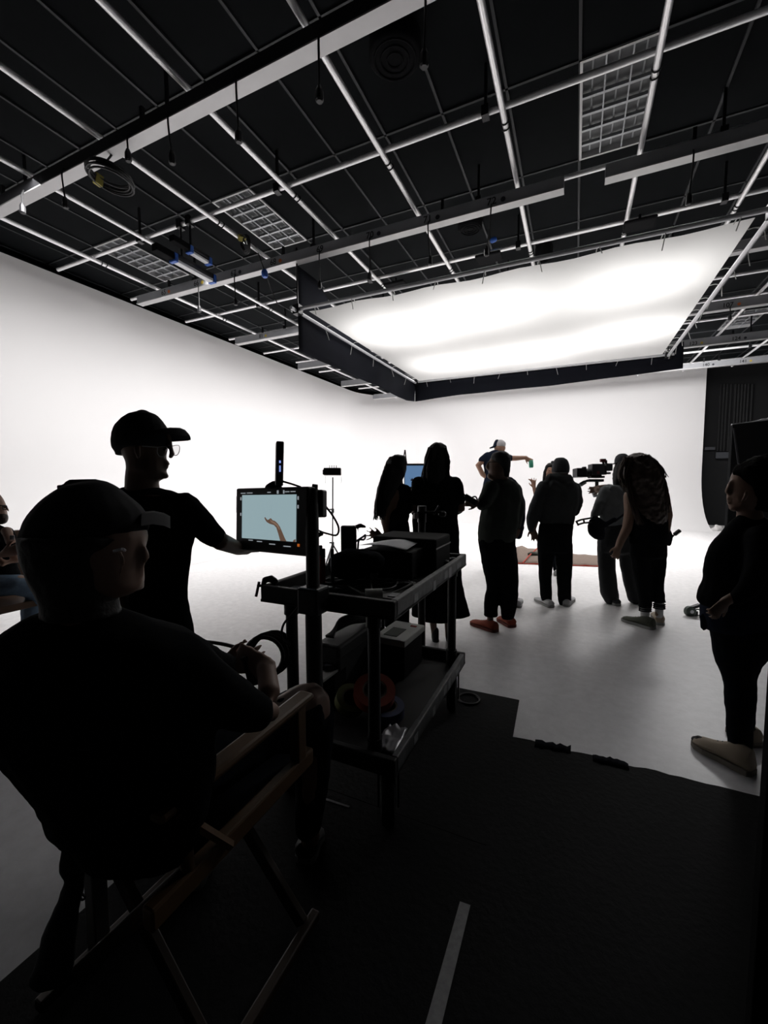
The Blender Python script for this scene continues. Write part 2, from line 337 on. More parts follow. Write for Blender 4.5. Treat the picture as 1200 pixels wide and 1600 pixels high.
# cable coils hanging in the grid
def coil(px, py, d, r, turns, label, tail=None, tilt=(0.3, 0.2, 1)):
    c = at(px, py, d); u = unit(np.cross(tilt, (0, 1, 0))); v = np.cross(unit(tilt), u)
    t = thing('cable_coil', label, 'cable', c)
    for k in range(turns):
        rr = r * (1 + .05 * math.sin(k * 2.1)); cc = c + np.array([.015 * math.sin(k * 3), .015 * math.cos(k * 2), .012 * (k - turns / 2)])
        MB().tube(circle(cc, u, v, rr, 26), .009, 6, True).build('loop', black_rubber, t, smooth=True)
    MB().obox(c + u * r, u, v, np.cross(u, v), .05, .07, .09).build('tape_wrap', mat('yellow_tape', (.35, .3, .06), .6), t, bevel=.006)
    zt = c[2] + .1
    xe = PXS[2] if px > 300 else c[0]; ze = ZP - PR if px > 300 else 4.392
    MB().tube(spline([c - u * r, c + np.array([-.06, 0, .1]), (xe, c[1] if px > 300 else 2.6, ze + .004)], 6), .009, 6).build('tail', black_rubber, t, smooth=True)
coil(172, 275, depth(onz(172, 275, 4.2)), .17, 7, 'coiled black cable with yellow tape hanging under the nearest strip', tilt=(.1, .1, 1))
coil(383, 380, depth(onz(383, 380, 4.51)), .09, 4, 'small coil of black cable on a pipe above circuit 68', tilt=(.3, .8, .2))
# loose cable with blue connector between circuit 68 and the softbox
t = thing('hanging_cable', 'thin black cable with a blue plug hanging below circuit 68', 'cable', at(415, 425, 5.9))
MB().tube(spline([at(400, 385, 5.7), at(405, 400, 5.7), at(416, 430, 5.8), at(425, 455, 6.0), at(436, 480, 6.1)], 6), .007, 6).build('cord', black_rubber, t, smooth=True)
MB().lathe(at(413, 422, 5.78), (0.1, 0, -1), [(0, .03), (.03, .045), (.08, .045), (.1, .03)], 10).build('plug', mat('blue_plastic', (.03, .12, .5), .4), t, smooth=True)
t = thing('hanging_cable', 'black cable with a blue plug hanging below circuit 72', 'cable', at(770, 350, 5.9))
MB().tube(spline([at(768, 330, 5.75), at(766, 350, 5.8), at(765, 374, 5.8), at(768, 378, 5.8)], 6), .008, 6).build('cord', black_rubber, t, smooth=True)
MB().lathe(at(766, 377, 5.8), (1, 0, .2), [(0, .02), (.02, .035), (.07, .035), (.09, .02)], 10).build('plug', MATS['blue_plastic'], t, smooth=True)

# pair of hanging strip lamps with blue ends
blue_m = mat('blue_plastic', (.03, .12, .5), .4); lens_m = mat('milky_lens', (.75, .75, .77), .4)
def striplamp(p0, p1, rad, label):
    p0, p1 = np.array(p0), np.array(p1); a = unit(p1 - p0); L = np.linalg.norm(p1 - p0)
    t = thing('strip_lamp', label, 'studio light', (p0 + p1) / 2, 'hanging strip lamps')
    up = unit(np.array((0, 0, 1)) - a * a[2]); s = np.cross(a, up)
    MB().obox((p0 + p1) / 2 + up * .03, a, up, s, L, rad * 1.2, rad * 2).build('body', black_metal, t, bevel=.01)
    MB().obox((p0 + p1) / 2 - up * rad * .5, a, up, s, L * .92, rad * .8, rad * 1.7).build('lens', lens_m, t, bevel=.01)
    for q in (p0 + a * .02, p1 - a * .02): MB().obox(q, a, up, s, .05, rad * 2.1, rad * 2.2).build('end_cap', blue_m, t, bevel=.006)
    q = np.array([p0[0], PYS[1], p0[2]])
    MB().tube([q + up * .02, (q[0], q[1], ZX - PR)], .014, 6).build('hanger_rod', black_metal, t)
    MB().box((q[0] - .03, q[1] - .045, ZX - .05), (q[0] + .03, q[1] + .045, ZX + .055)).build('clamp', black_metal, t)
    MB().obox(p0 - a * .12 + up * .01, a, up, s, .24, rad * 1.7, rad * 1.9).build('power_supply', black_matte, t, bevel=.008)
striplamp((-4.55, 3.76, 4.2), (-4.55, 4.4, 4.2), .05, 'longer hanging strip lamp with blue ends, lower of the pair')
striplamp((-4.39, 3.86, 4.31), (-4.4, 4.2, 4.31), .042, 'shorter hanging strip lamp with blue ends, upper of the pair')

# ---------------------------------------------------------------- overhead softbox
X0, X1, Y0, Y1 = SB; ZS = SILK_Z
silk_m = bpy.data.materials.new('white_silk'); silk_m.use_nodes = True; nt = silk_m.node_tree; nt.nodes.clear()
out = nt.nodes.new('ShaderNodeOutputMaterial'); mx = nt.nodes.new('ShaderNodeMixShader'); df = nt.nodes.new('ShaderNodeBsdfDiffuse'); tr = nt.nodes.new('ShaderNodeBsdfTranslucent')
df.inputs[0].default_value = (.8, .79, .78, 1); tr.inputs[0].default_value = (.8, .79, .78, 1); mx.inputs[0].default_value = 0.6
nt.links.new(df.outputs[0], mx.inputs[1]); nt.links.new(tr.outputs[0], mx.inputs[2]); nt.links.new(mx.outputs[0], out.inputs[0])
sb = thing('overhead_softbox', 'large white silk in a pipe frame hung over the set with black cloth skirts', 'softbox', ((X0 + X1) / 2, (Y0 + Y1) / 2, ZS))
ins = .1; n = 26; vs = []; 
for j in range(n + 1):
    for i in range(n + 1):
        u, v = i / n, j / n
        sag = .05 * math.sin(math.pi * u) * math.sin(math.pi * v) + .012 * math.sin(u * 30) * (1 - v) ** 6
        ex = .035 * math.sin(math.pi * u) ** 2
        vs.append((X0 + ins + (X1 - X0 - 2 * ins) * u, Y0 + ins + .02 + ex * (1 - v) + (Y1 - Y0 - 2 * ins) * v, ZS - sag))
MB().add(vs, [(j * (n + 1) + i, j * (n + 1) + i + 1, (j + 1) * (n + 1) + i + 1, (j + 1) * (n + 1) + i) for j in range(n) for i in range(n)]).build('silk', silk_m, sb, smooth=True)
fp = mat('frame_pipe', (.55, .55, .57), .4, .3)
for a, b in (((X0 - .1, Y0, ZS), (X1 + .15, Y0, ZS)), ((X0 - .1, Y1, ZS), (X1 + .1, Y1, ZS)), ((X0, Y0 - .15, ZS - .03), (X0, Y1 + .1, ZS - .03)), ((X1, Y0 - .15, ZS - .03), (X1, Y1 + .1, ZS - .03))):
    MB().tube([a, b], .024, 10).build('frame_pipe', fp, sb, smooth=True)
for x in (X0, X1):
    for y in (Y0, Y1): MB().box((x - .05, y - .05, ZS - .07), (x + .05, y + .05, ZS + .05)).tube([(x, y, ZS), (x, y, ZP)], .012, 6).build('corner_bracket', black_metal, sb)
tie_m = mat('white_cord', (.55, .55, .53), .7)
def tie(p, q, k):
    p, q = np.array(p), np.array(q); d = np.array([.04 * math.sin(k * 7), .04 * math.cos(k * 5), -.1 - .03 * (k % 3)])
    MB().tube(spline([p, (p + q) / 2 + np.array([0, 0, .02]), q, q + d * .5, q + d], 3), .005, 5).build('tie', tie_m, sb)
k = 0
for i in range(9):
    x = X0 + .25 + i * (X1 - X0 - .5) / 8; tie((x, Y0 + ins + .04, ZS), (x + .02, Y0, ZS), k); k += 1
    tie((x, Y1 - ins, ZS), (x, Y1, ZS), k); k += 1
for i in range(11):
    y = Y0 + .3 + i * (Y1 - Y0 - .5) / 10; tie((X1 - ins, y, ZS), (X1 + .02, y, ZS - .03), k); k += 1
    if i % 2: tie((X0 + ins, y, ZS), (X0 - .01, y, ZS - .03), k); k += 1
skirt_m = mat('black_skirt_cloth', (.010, .011, .016), .9, var=.3, scale=3, bump=.3, spec=.1)
def curtain(name, top, bot, nw, amp, seg=40, fade=None):
    vs = []; m = 10; nrm = np.array(nw, float)
    for i in range(seg + 1):
        u = i / seg; a = np.array([np.interp(u, [q[0] for q in top], [q[1][c] for q in top]) for c in range(3)]); b = np.array([np.interp(u, [q[0] for q in bot], [q[1][c] for q in bot]) for c in range(3)])
        for j in range(m + 1):
            v = j / m; p = a + (b - a) * v + nrm * amp * v * (math.sin(u * 21 + 2 * v) + .6 * math.sin(u * 9 + 1) + .4 * math.sin(u * 47))
            vs.append(p)
    MB().add(vs, [(i * (m + 1) + j, (i + 1) * (m + 1) + j, (i + 1) * (m + 1) + j + 1, i * (m + 1) + j + 1) for i in range(seg) for j in range(m)]).build(name, skirt_m, sb, smooth=True, solid=.006)
xs = X0 - .05; ys = Y1 + .05
def zx(px, py): return float(onx(px, py, xs)[2])
zt0 = zx(455, 434)
curtain('side_skirt', [(0, (xs, Y0 + .06, 4.42)), (.12, (xs, Y0 + .6, 4.42)), (.3, (xs, Y0 + 1.4, ZS + .1)), (1, (xs, ys, ZS + .05))],
        [(0, (xs, Y0 + .06, 3.27)), (.55, (xs, Y0 + 2.5, 3.30)), (.85, (xs, Y0 + 4.1, 3.28)), (1, (xs, ys, 3.36))], (1, 0, 0), .012)
curtain('back_skirt', [(0, (xs, ys, ZS + .05)), (.93, (X1, ys, ZS + .03)), (.97, (X1 + .1, ys, ZS + .2)), (1, (X1 + .25, ys, ZS + .22))],
        [(0, (xs, ys, 3.36)), (.2, (X0 + 1, ys, 3.42)), (.6, (X0 + 3, ys, 3.44)), (1, (X1 + .25, ys, 3.53))], (0, 1, 0), .012)
# lamp housings above the silk
for i, (lx, ly) in enumerate(LAMPS):
    t = thing('panel_lamp', 'black studio panel lamp above the white silk, ' + ('front row left', 'front row middle', 'right side', 'back row left', 'back row middle', 'back row right')[i], 'studio light', (lx, ly, 4.43), 'panel lamps above the silk')
    MB().box((lx - .17, ly - .12, 4.45), (lx + .17, ly + .12, 4.49)).build('housing', black_matte, t, bevel=.02)
    MB().tube([(lx, ly, 4.49), (lx, ly, ZP - PR + .005)], .015, 6).build('yoke', black_metal, t)
# ---------------------------------------------------------------- figure tools
# A figure is modelled from overlapping rounded volumes that are fused by a voxel remesh into one continuous surface.
_tex = {}
def clouds(size):
    if size not in _tex:
        t = bpy.data.textures.new('clouds_%g' % size, 'CLOUDS'); t.noise_scale = size; t.noise_depth = 2; _tex[size] = t
    return _tex[size]
def ell(c, u, v, a, b, n=16): return [c + a * math.cos(q) * u + b * math.sin(q) * v for q in [2 * math.pi * j / n for j in range(n)]]
def resample(rows, k=3):                           # smooth the section list of a volume
    m = max(len(r) for r in rows)
    if any(len(r) > 3 and len(r) != m for r in rows): rows = [tuple(r) + ((0,) if m > 3 else ()) * (m - len(r)) if m < 5 else r for r in rows]
    if len(rows) < 3 or m >= 5: return rows
    P = [np.array(tuple(r) + (0,) * (m - len(r)), float) for r in rows]; out = []
    for i in range(len(P) - 1):
        a, b, c, d = P[max(i - 1, 0)], P[i], P[i + 1], P[min(i + 2, len(P) - 1)]
        for j in range(k):
            t = j / k; h = c[0] - b[0]
            m0 = (c - a) / (c[0] - a[0]) * h if i > 0 else c - b
            m1 = (d - b) / (d[0] - b[0]) * h if i + 2 < len(P) else c - b
            out.append(b * (1 - t) + c * t if abs(h) < .01 else (2 * t ** 3 - 3 * t * t + 1) * b + (t ** 3 - 2 * t * t + t) * m0 + (3 * t * t - 2 * t ** 3) * c + (t ** 3 - t * t) * m1)
    return [tuple(q) for q in out] + [tuple(P[-1])]
class Blob:
    def __init__(s, d): s.d = d; s.mb = MB()
    def rows(s, rows, k=0.6, b=None, dd=0.0, shrink=1.0, n=18):
        # rows: (y, x_left, x_right[, depth offset[, k]]) -> a volume of stacked elliptical sections
        rows = resample(rows); rs = []; info = []
        for r in rows:
            y, xl, xr = r[:3]; d = s.d + dd + (r[3] if len(r) > 3 else 0); kk = r[4] if len(r) > 4 else k
            a = abs(xr - xl) / 2 * d / F * shrink; xm = (xl + xr) / 2; t = (xm - CX) / F        # allow for the stretch away from the axis
            a = a / math.sqrt(1 + .8 * kk * kk * t * t); bb = (b if b else a * kk); c = at(xm - (bb / d) ** 2 * t * F, y, d)
            info.append((c, a, bb))
        def dome(i, j):
            c, a, bb = info[i]; ax = c - info[j][0]; L = min(np.linalg.norm(ax) * .6, a * .7); ax = unit(ax)
            return [ell(c + ax * L * h, RGT, FWD, a * w_, bb * w_, n) for h, w_ in ((.55, .8), (.9, .45), (1, .1))]
        rs = [q for q in dome(0, 1)][::-1] + [ell(c, RGT, FWD, a, bb, n) for c, a, bb in info] + dome(-1, -2)
        s.mb.rings(rs); return s
    def limb(s, pts, k=1.0, dd=0.0, n=12):
        # pts: (x, y, radius in pixels[, depth offset]) -> a tapering rounded limb
        P = []; rr = []
        for p in pts:
            d = s.d + dd + (p[3] if len(p) > 3 else 0); P.append(at(p[0], p[1], d)); rr.append(p[2] * d / F / math.sqrt(1 + .6 * (k * (p[0] - CX) / F) ** 2))
        return s.limb3(P, rr, k, n)
    def limb3(s, P, rr, k=1.0, n=12):
        P = [np.array(p, float) for p in P]; m = len(P); rs = []
        def frame(t):
            v = FWD - t * (t @ FWD)
            if np.linalg.norm(v) < .15: v = UPV - t * (t @ UPV)
            v = unit(v); return np.cross(t, v), v
        T = []
        for i in range(m): T.append(unit(P[min(i + 1, m - 1)] - P[max(i - 1, 0)]))
        def sec(c, t, r): u, v = frame(t); return ell(c, u, v, r, r * k, n)
        for h, w_ in ((.95, .3), (.6, .8)): rs.append(sec(P[0] - T[0] * rr[0] * h, T[0], rr[0] * w_))
        for i in range(m): rs.append(sec(P[i], T[i], rr[i]))
        for h, w_ in ((.6, .8), (.95, .3)): rs.append(sec(P[-1] + T[-1] * rr[-1] * h, T[-1], rr[-1] * w_))
        s.mb.rings(rs); return s
    def ball(s, x, y, rx, ry, rz=None, dd=0.0, n=12):
        d = s.d + dd; c = at(x, y, d); a = rx * d / F; b = ry * d / F; e = rz if rz else a
        s.mb.rings([ell(c + UPV * b * math.sin(q), RGT, FWD, a * max(.06, math.cos(q)), e * max(.06, math.cos(q)), n) for q in [math.pi * (-.5 + i / 8) for i in range(9)]]); return s
    def build(s, name, m, parent, vox=.012, wr=0.0, wsize=.12, smooth=2, label=None):
        o = s.mb.build(name, m, parent, True, label=label)
        q = o.modifiers.new('r', 'REMESH'); q.mode = 'VOXEL'; q.voxel_size = vox; q.use_smooth_shade = True
        if wr:
            q = o.modifiers.new('d', 'DISPLACE'); q.texture = clouds(wsize); q.strength = wr; q.mid_level = .5
        if smooth:
            q = o.modifiers.new('s', 'SMOOTH'); q.factor = .5; q.iterations = smooth
        dg = bpy.context.evaluated_depsgraph_get(); me = bpy.data.meshes.new_from_object(o.evaluated_get(dg))
        old = o.data; o.modifiers.clear(); o.data = me; bpy.data.meshes.remove(old); me.name = name
        if not me.materials: me.materials.append(m)
        for p in me.polygons: p.use_smooth = True
        return o
def hand(bl, wx, wy, ax, ay, size, dd=0.0, spread=.35, curl=.3, thumb=1, pose=None, toward=0.0):
    """palm and five fingers starting at the wrist pixel, pointing along (ax, ay); size = hand length in metres"""
    d = bl.d + dd; w0 = at(wx, wy, d); a = unit(RGT * ax - UPV * ay + FWD * toward); s_ = unit(np.cross(FWD, a)); nrm = np.cross(a, s_)
    L = size; r = .0085 * size / .185
    kn = w0 + a * L * .5
    bl.limb3([w0, w0 + a * L * .25, kn], [L * .16, L * .2, L * .2], .5)
    for i, (o, ln) in enumerate(((-.17, .40), (-.06, .46), (.06, .43), (.17, .34))):
        an = spread * (o / .17) * .6; fd = unit(a * math.cos(an) + s_ * math.sin(an)); b0 = kn + s_ * o * L
        c1 = curl * (1 + .15 * i); q = [b0 - a * L * .1]; dirv = fd; p = b0
        q.append(p)
        for seg in (.45, .32, .23):
            p = p + dirv * ln * L * seg; q.append(p); dirv = unit(dirv * math.cos(c1) + nrm * math.sin(c1))
        bl.limb3(q, [r * 1.25, r * 1.2, r * 1.1, r, r * .85], 1, 8)
    tb = w0 + a * L * .12 - s_ * thumb * L * .12; td = unit(a * .75 - s_ * thumb * .75 + nrm * .25)
    bl.limb3([tb, tb + td * L * .2, tb + td * L * .32 + a * L * .04, tb + td * L * .38 + a * L * .12], [r * 1.7, r * 1.5, r * 1.25, r], 1, 8)
    return bl
def strands(mb, rng, roots, fall, n, r, d, wave, jitter):
    """thin wavy locks: each starts near one of the root pixels and follows a path of pixels"""
    for i in range(n):
        k = rng.randrange(len(fall)); path = fall[k]; ox = rng.uniform(-jitter, jitter); oy = rng.uniform(-jitter, jitter); dz = rng.uniform(-.06, .03); ph = rng.uniform(0, 6)
        P = [at(x + ox * (j / len(path)) + wave * math.sin(j * 1.7 + ph), y + oy * .3, d + dz) for j, (x, y) in enumerate(path)]
        P = spline(P, 3); m = len(P)
        mb.tube(P, [r * (1 - .8 * j / m) for j in range(m)], 5)
    return mb
def person(label, foot, group=None): return thing('person', label, 'person', foot, group)
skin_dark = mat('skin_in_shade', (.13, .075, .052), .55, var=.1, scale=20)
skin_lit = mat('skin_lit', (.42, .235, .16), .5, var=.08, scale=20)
hair_k = mat('black_hair', (.005, .0042, .004), .7, bump=.4, scale=60)
hair_b = mat('brown_hair', (.035, .018, .010), .5, bump=.4, scale=60)
cloth_k = mat('black_cotton', (.0075, .008, .009), .95, var=.25, scale=10, bump=.15, spec=.04)
cloth_n = mat('navy_cotton', (.018, .024, .042), .95, var=.2, scale=10, bump=.15, spec=.05)
cloth_g = mat('charcoal_fleece', (.045, .048, .05), .98, var=.2, scale=30, bump=.25, spec=.04)
cloth_o = mat('dark_olive_cotton', (.05, .056, .05), .95, var=.2, scale=12, bump=.15, spec=.04)
cloth_s = mat('grey_sweat_cotton', (.15, .16, .165), .98, var=.15, scale=30, bump=.2, spec=.04)
denim = mat('blue_denim', (.16, .23, .32), .9, var=.25, scale=40, bump=.2, spec=.1)
denim_k = mat('dark_denim', (.010, .012, .016), .95, var=.3, scale=40, spec=.05)
# ---------------------------------------------------------------- the group on the white floor
def dfeet(px, py): return depth(onz(px, py, 0.0))
def shoe(parent, m, sole_m, heel, toe, w, h, d, label=None, name='shoe'):
    """a shoe between heel and toe floor pixels (metres: width, height)"""
    a, b = onz(*heel, 0), onz(*toe, 0); t = unit(b - a); L = np.linalg.norm(b - a); s_ = np.array([-t[1], t[0], 0]); z = np.array([0, 0, 1.0])
    mb = MB(); rs = []
    for f, wv, hv in ((0, .55, .55), (.04, .8, .95), (.18, .9, 1.0), (.36, .85, .92), (.52, .9, .68), (.7, 1.0, .52), (.88, .9, .42), (.97, .6, .3), (1.0, .3, .2)):
        c = a + t * L * f; rs.append([c + s_ * w / 2 * wv * math.cos(q) * (1 if math.sin(q) < .3 else .85) + z * (.014 + h * hv * (.5 + .5 * math.sin(q))) for q in [2 * math.pi * j / 14 for j in range(14)]])
    o = mb.rings(rs).build(name, m, parent, True, label=label)
    sm = MB(); rs = []
    for f, wv in ((-.01, .5), (.04, .8), (.25, .9), (.5, .88), (.75, 1.04), (.92, .85), (1.02, .35)):
        c = a + t * L * f; rs.append([c + s_ * w / 2 * wv, c + s_ * w / 2 * wv + z * .028, c - s_ * w / 2 * wv + z * .028, c - s_ * w / 2 * wv])
    sm.rings(rs).build('sole', sole_m, o)
    lc = MB()
    for f in (.42, .5, .58):
        c = a + t * L * f + z * (.014 + h * (1.12 - f) * 1.02); lc.tube([c - s_ * w * .26 - z * .012, c + z * .008, c + s_ * w * .26 - z * .012], .0045, 5)
    lc.build('laces', mat('laces', (.1, .1, .095), .8), o)
    return o
skin_arm = mat('skin_bare_arm', (.21, .125, .085), .55, var=.1, scale=20)
grey_sole = mat('grey_sole', (.3, .3, .29), .7); white_shoe = mat('white_trainer', (.45, .45, .46), .6); red_shoe = mat('red_suede', (.22, .035, .012), .85, var=.25); red_sole = mat('red_sole', (.12, .02, .01), .8)
olive_shoe = mat('olive_trainer', (.06, .065, .045), .8, var=.3); black_shoe = mat('black_shoe', (.008, .008, .008), .6); beige_shoe = mat('beige_trainer', (.34, .28, .21), .75, var=.2)

# --- hooded man seen from behind (centre)
d = dfeet(867, 945); p = person('person seen from behind in a charcoal hoodie and dark cap, hands down', onz(867, 945, 0))
b = Blob(d)
b.rows([(724, 865, 887), (735, 863, 888), (744, 866, 888)], 1.05).rows([(745, 868, 886), (752, 866, 888)], 1.0)
b.rows([(756, 845, 905), (780, 842, 906), (815, 846, 895), (850, 846, 892)], .5, shrink=.85)
b.limb([(855, 765, 8), (838, 800, 8), (832, 825, 6)]); b.limb([(900, 765, 8), (902, 790, 8), (898, 800, 6)], dd=.1)
b.limb([(857, 850, 5.5), (856, 890, 4.5), (855, 932, 5.1)]); b.limb([(880, 850, 5.5), (881, 890, 4.5), (882, 936, 5.1)])
hand(b, 832, 824, .25, 1, .19, curl=.35, thumb=-1)
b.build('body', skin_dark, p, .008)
b = Blob(d)
b.rows([(744, 858, 892), (750, 856, 896), (757, 845, 901), (766, 841, 905), (785, 842, 905), (805, 843, 900), (818, 843, 897), (822, 845, 894)], .55)
b.limb([(850, 762, 12), (838, 790, 11), (832, 812, 10), (830, 826, 6)]); b.limb([(897, 764, 12), (902, 785, 9), (898, 800, 7)], dd=.06)
b.limb([(862, 748, 10), (874, 752, 13), (886, 750, 10)], .8, dd=-.06).limb([(866, 757, 8), (879, 764, 9), (890, 758, 8)], .7, dd=-.1)
b.build('hoodie', cloth_g, p, .011, .02, .11)
b = Blob(d)
b.rows([(818, 843, 896), (835, 840, 895), (855, 839, 894), (862, 840, 893)], .6)
b.rows([(850, 839, 870), (880, 841, 864), (910, 842, 862), (935, 845, 863), (941, 848, 862)], .8); b.rows([(850, 866, 895), (880, 868, 895), (910, 870, 893), (938, 872, 893), (946, 874, 891)], .8)
b.build('trousers', cloth_k, p, .011, .012, .1)
b = Blob(d); b.rows([(716, 868, 882), (720, 865, 887), (728, 863, 890), (736, 862, 890), (739, 863, 889)], 1.15); b.limb([(864, 722, 3, .1), (862, 723, 3, .18)], .5)
b.build('cap', mat('dark_cap', (.018, .02, .024), .9), p, .009, .004, .05)
MB().tube(spline([at(863, 738, d - .05), at(876, 739, d - .12), at(889, 738, d - .05)], 4), .004, 5).build('cap_strap', mat('grey_strap', (.12, .12, .12), .8), p)
shoe(p, white_shoe, grey_sole, (862, 950), (838, 937), .11, .07, d); shoe(p, white_shoe, grey_sole, (884, 948), (894, 936), .1, .07, d)

# --- man in the olive shirt with red shoes and a walkie-talkie
d = dfeet(778, 984); p = person('person in a dark olive shirt and red suede shoes looking left, holding a radio', onz(778, 984, 0))
b = Blob(d)
b.rows([(708, 774, 790), (715, 766, 797), (725, 762, 797), (735, 762, 796), (743, 764, 794), (748, 770, 792)], .8, shrink=.95)
b.limb([(764, 722, 2), (761, 730, 3), (764, 733, 3)]); b.limb([(766, 744, 5), (772, 746, 6)])
b.rows([(740, 776, 793), (752, 776, 796)], .9)
b.rows([(758, 758, 806), (790, 755, 804), (830, 750, 805), (850, 752, 803)], .55, shrink=.85)
b.limb([(765, 765, 8), (758, 790, 8), (751, 784, 6, -.1), (744, 787, 5, -.12)])
b.limb([(765, 850, 6), (765, 900, 4.5), (766, 970, 5.1)]); b.limb([(795, 850, 6), (795, 900, 4.5), (796, 965, 5.1)])
hand(b, 748, 787, -1, -.12, .17, dd=-.12, curl=.75, thumb=1)
b.build('body', skin_dark, p, .008)
b = Blob(d)
b.rows([(748, 774, 798), (755, 765, 808), (765, 758, 813), (785, 754, 814), (805, 750, 812), (825, 747, 809), (845, 746, 806), (848, 748, 804)], .6)
b.limb([(767, 763, 13, -.06), (757, 785, 11, -.1), (752, 790, 8, -.12)]); b.limb([(805, 765, 11, .05), (810, 795, 10, .05), (806, 820, 9, .06)])
b.build('shirt', cloth_o, p, .011, .022, .12)
b = Blob(d)
b.rows([(842, 746, 805), (860, 749, 806), (880, 752, 807)], .6); b.rows([(865, 750, 782), (890, 755, 784), (918, 760, 782), (930, 757, 781), (950, 756, 778), (962, 756, 778)], .8)
b.rows([(865, 774, 806), (895, 776, 808), (920, 778, 810), (940, 780, 809), (955, 782, 806), (966, 784, 804)], .8)
b.build('trousers', cloth_k, p, .011, .014, .1)
b = Blob(d); b.rows([(705, 777, 788), (708, 770, 794), (716, 767, 798), (726, 774, 798), (736, 780, 797), (744, 784, 796)], .95, dd=-.03); b.build('hair', hair_k, p, .009, .008, .03)
b = Blob(d); b.rows([(735, 764, 774), (742, 764, 776), (747, 767, 778)], .9); b.build('beard', hair_k, p, .008, .004, .03)
g = MB().tube(spline([at(762, 722, d - .06), at(766, 722, d - .08), at(780, 722, d - .07)], 3), .003, 5); g.build('glasses', black_plastic, p)
shoe(p, red_shoe, red_sole, (776, 988), (737, 974), .12, .09, d, 'rust red suede shoe, front one'); shoe(p, red_shoe, red_sole, (801, 981), (781, 968), .12, .09, d, 'rust red suede shoe, rear one')
t = thing('walkie_talkie', 'black walkie-talkie with antenna held by the person in red shoes', 'radio', at(736, 781, d - .13))
ct = at(735, 781, d - .13); MB().obox(ct, unit(RGT * .85 - UPV * .5), unit(UPV * .85 + RGT * .5), FWD, .13, .06, .035).build('body', black_plastic, t, bevel=.006)
MB().tube([at(727, 774, d - .13), at(722, 769, d - .13)], [.007, .004], 6).build('antenna', black_plastic, t)
MB().tube(spline([at(738, 777, d - .13), at(743, 776, d - .13), at(746, 781, d - .13)], 3), .008, 6).build('grip_strap', black_rubber, t)

# --- person in navy half hidden behind the olive shirt
d = dfeet(806, 948); p = person('person in a navy jacket almost hidden behind the olive shirt, hand in pocket', onz(806, 948, 0))
b = Blob(d); b.rows([(712, 778, 793), (722, 775, 797), (735, 776, 796), (742, 780, 793)], 1.0, shrink=.9).rows([(742, 781, 793), (752, 780, 794)], 1).rows([(755, 772, 808), (800, 774, 806), (835, 776, 802)], .5, shrink=.85)
b.limb([(806, 765, 7), (813, 800, 7), (812, 825, 6), (806, 836, 6)]).limb([(785, 840, 5), (788, 890, 4), (790, 940, 5.1)]).limb([(798, 840, 5), (802, 890, 4), (804, 938, 5.1)])
b.build('body', skin_dark, p, .01)
b = Blob(d); b.rows([(746, 776, 800), (753, 768, 808), (770, 768, 813), (800, 772, 812), (835, 774, 808), (842, 778, 806)], .55); b.limb([(804, 762, 9), (812, 785, 9), (813, 812, 8), (811, 832, 6)]).limb([(811, 815, 6), (815, 825, 5), (810, 838, 5)])
b.build('jacket', cloth_n, p, .011, .014, .1)
b = Blob(d); b.rows([(836, 774, 806), (860, 776, 806)], .6).rows([(855, 776, 794), (900, 780, 796), (942, 782, 797)], .8).rows([(855, 790, 807), (885, 793, 810), (920, 795, 810), (942, 796, 808)], .8); b.build('trousers', cloth_k, p, .011, .01, .1)
b = Blob(d); b.rows([(709, 780, 791), (716, 775, 797), (730, 776, 797), (738, 779, 795)], 1.1); b.build('hair', hair_k, p, .01, .006, .03)
shoe(p, white_shoe, grey_sole, (796, 950), (792, 938), .1, .07, d); shoe(p, white_shoe, grey_sole, (809, 950), (811, 938), .1, .07, d)

# --- man in the white trucker cap holding out a green can (far)
d = 6.9; p = person('person in a white-backed trucker cap and navy polo reaching out with a green can', onz(785, 900, 0))
b = Blob(d)
b.rows([(694, 775, 788), (700, 772, 790), (706, 774, 788)], .9).rows([(704, 776, 787), (712, 774, 788)], 1).rows([(716, 762, 792), (740, 762, 794), (775, 758, 796), (800, 758, 796)], .5, shrink=.85)
b.limb([(757, 718, 5), (747, 727, 4.6), (754, 741, 4), (765, 750, 3)]); b.limb([(790, 716, 5), (806, 716, 4.2), (822, 715, 3)])
hand(b, 764, 749, .85, .5, .16, curl=.4); hand(b, 821, 715, .85, .5, .17, curl=.85, thumb=-1)
b.limb([(768, 800, 4), (768, 850, 5.1), (768, 895, 3.4)]).limb([(786, 800, 4), (786, 850, 5.1), (786, 895, 3.4)])
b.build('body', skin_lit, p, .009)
b = Blob(d); b.rows([(704, 768, 788), (711, 757, 794), (722, 755, 796), (745, 757, 796), (760, 754, 796), (785, 753, 797), (800, 754, 797)], .5); b.limb([(762, 712, 6), (753, 719, 6)]).limb([(792, 714, 6), (798, 716, 5)]); b.build('polo_shirt', cloth_n, p, .012, .012, .1)
b = Blob(d); b.rows([(798, 754, 797), (815, 755, 797)], .6).rows([(812, 755, 776), (860, 758, 774), (892, 760, 774)], .8).rows([(812, 776, 797), (860, 778, 794), (892, 779, 793)], .8); b.build('trousers', cloth_k, p, .012, .01, .1)
b = Blob(d); b.rows([(688, 777, 786), (692, 774, 790), (697, 773, 790), (699, 775, 789)], 1); cp = b.build('cap', mat('white_mesh', (.62, .6, .62), .8), p, .009)
b = Blob(d - .004); b.rows([(687.5, 774, 779), (691, 772, 778.5), (697, 770, 777)], 1.3); b.limb([(772, 698, 2.2), (766, 700, 1.4)], 3.5); b.build('cap_front', cloth_n, cp, .008)
shoe(p, black_shoe, grey_sole, (768, 900), (762, 893), .1, .07, d); shoe(p, black_shoe, grey_sole, (787, 900), (784, 893), .1, .07, d)
t = thing('drink_can', 'green can held upside out by the person in the white-backed cap', 'can', at(830, 724, d))
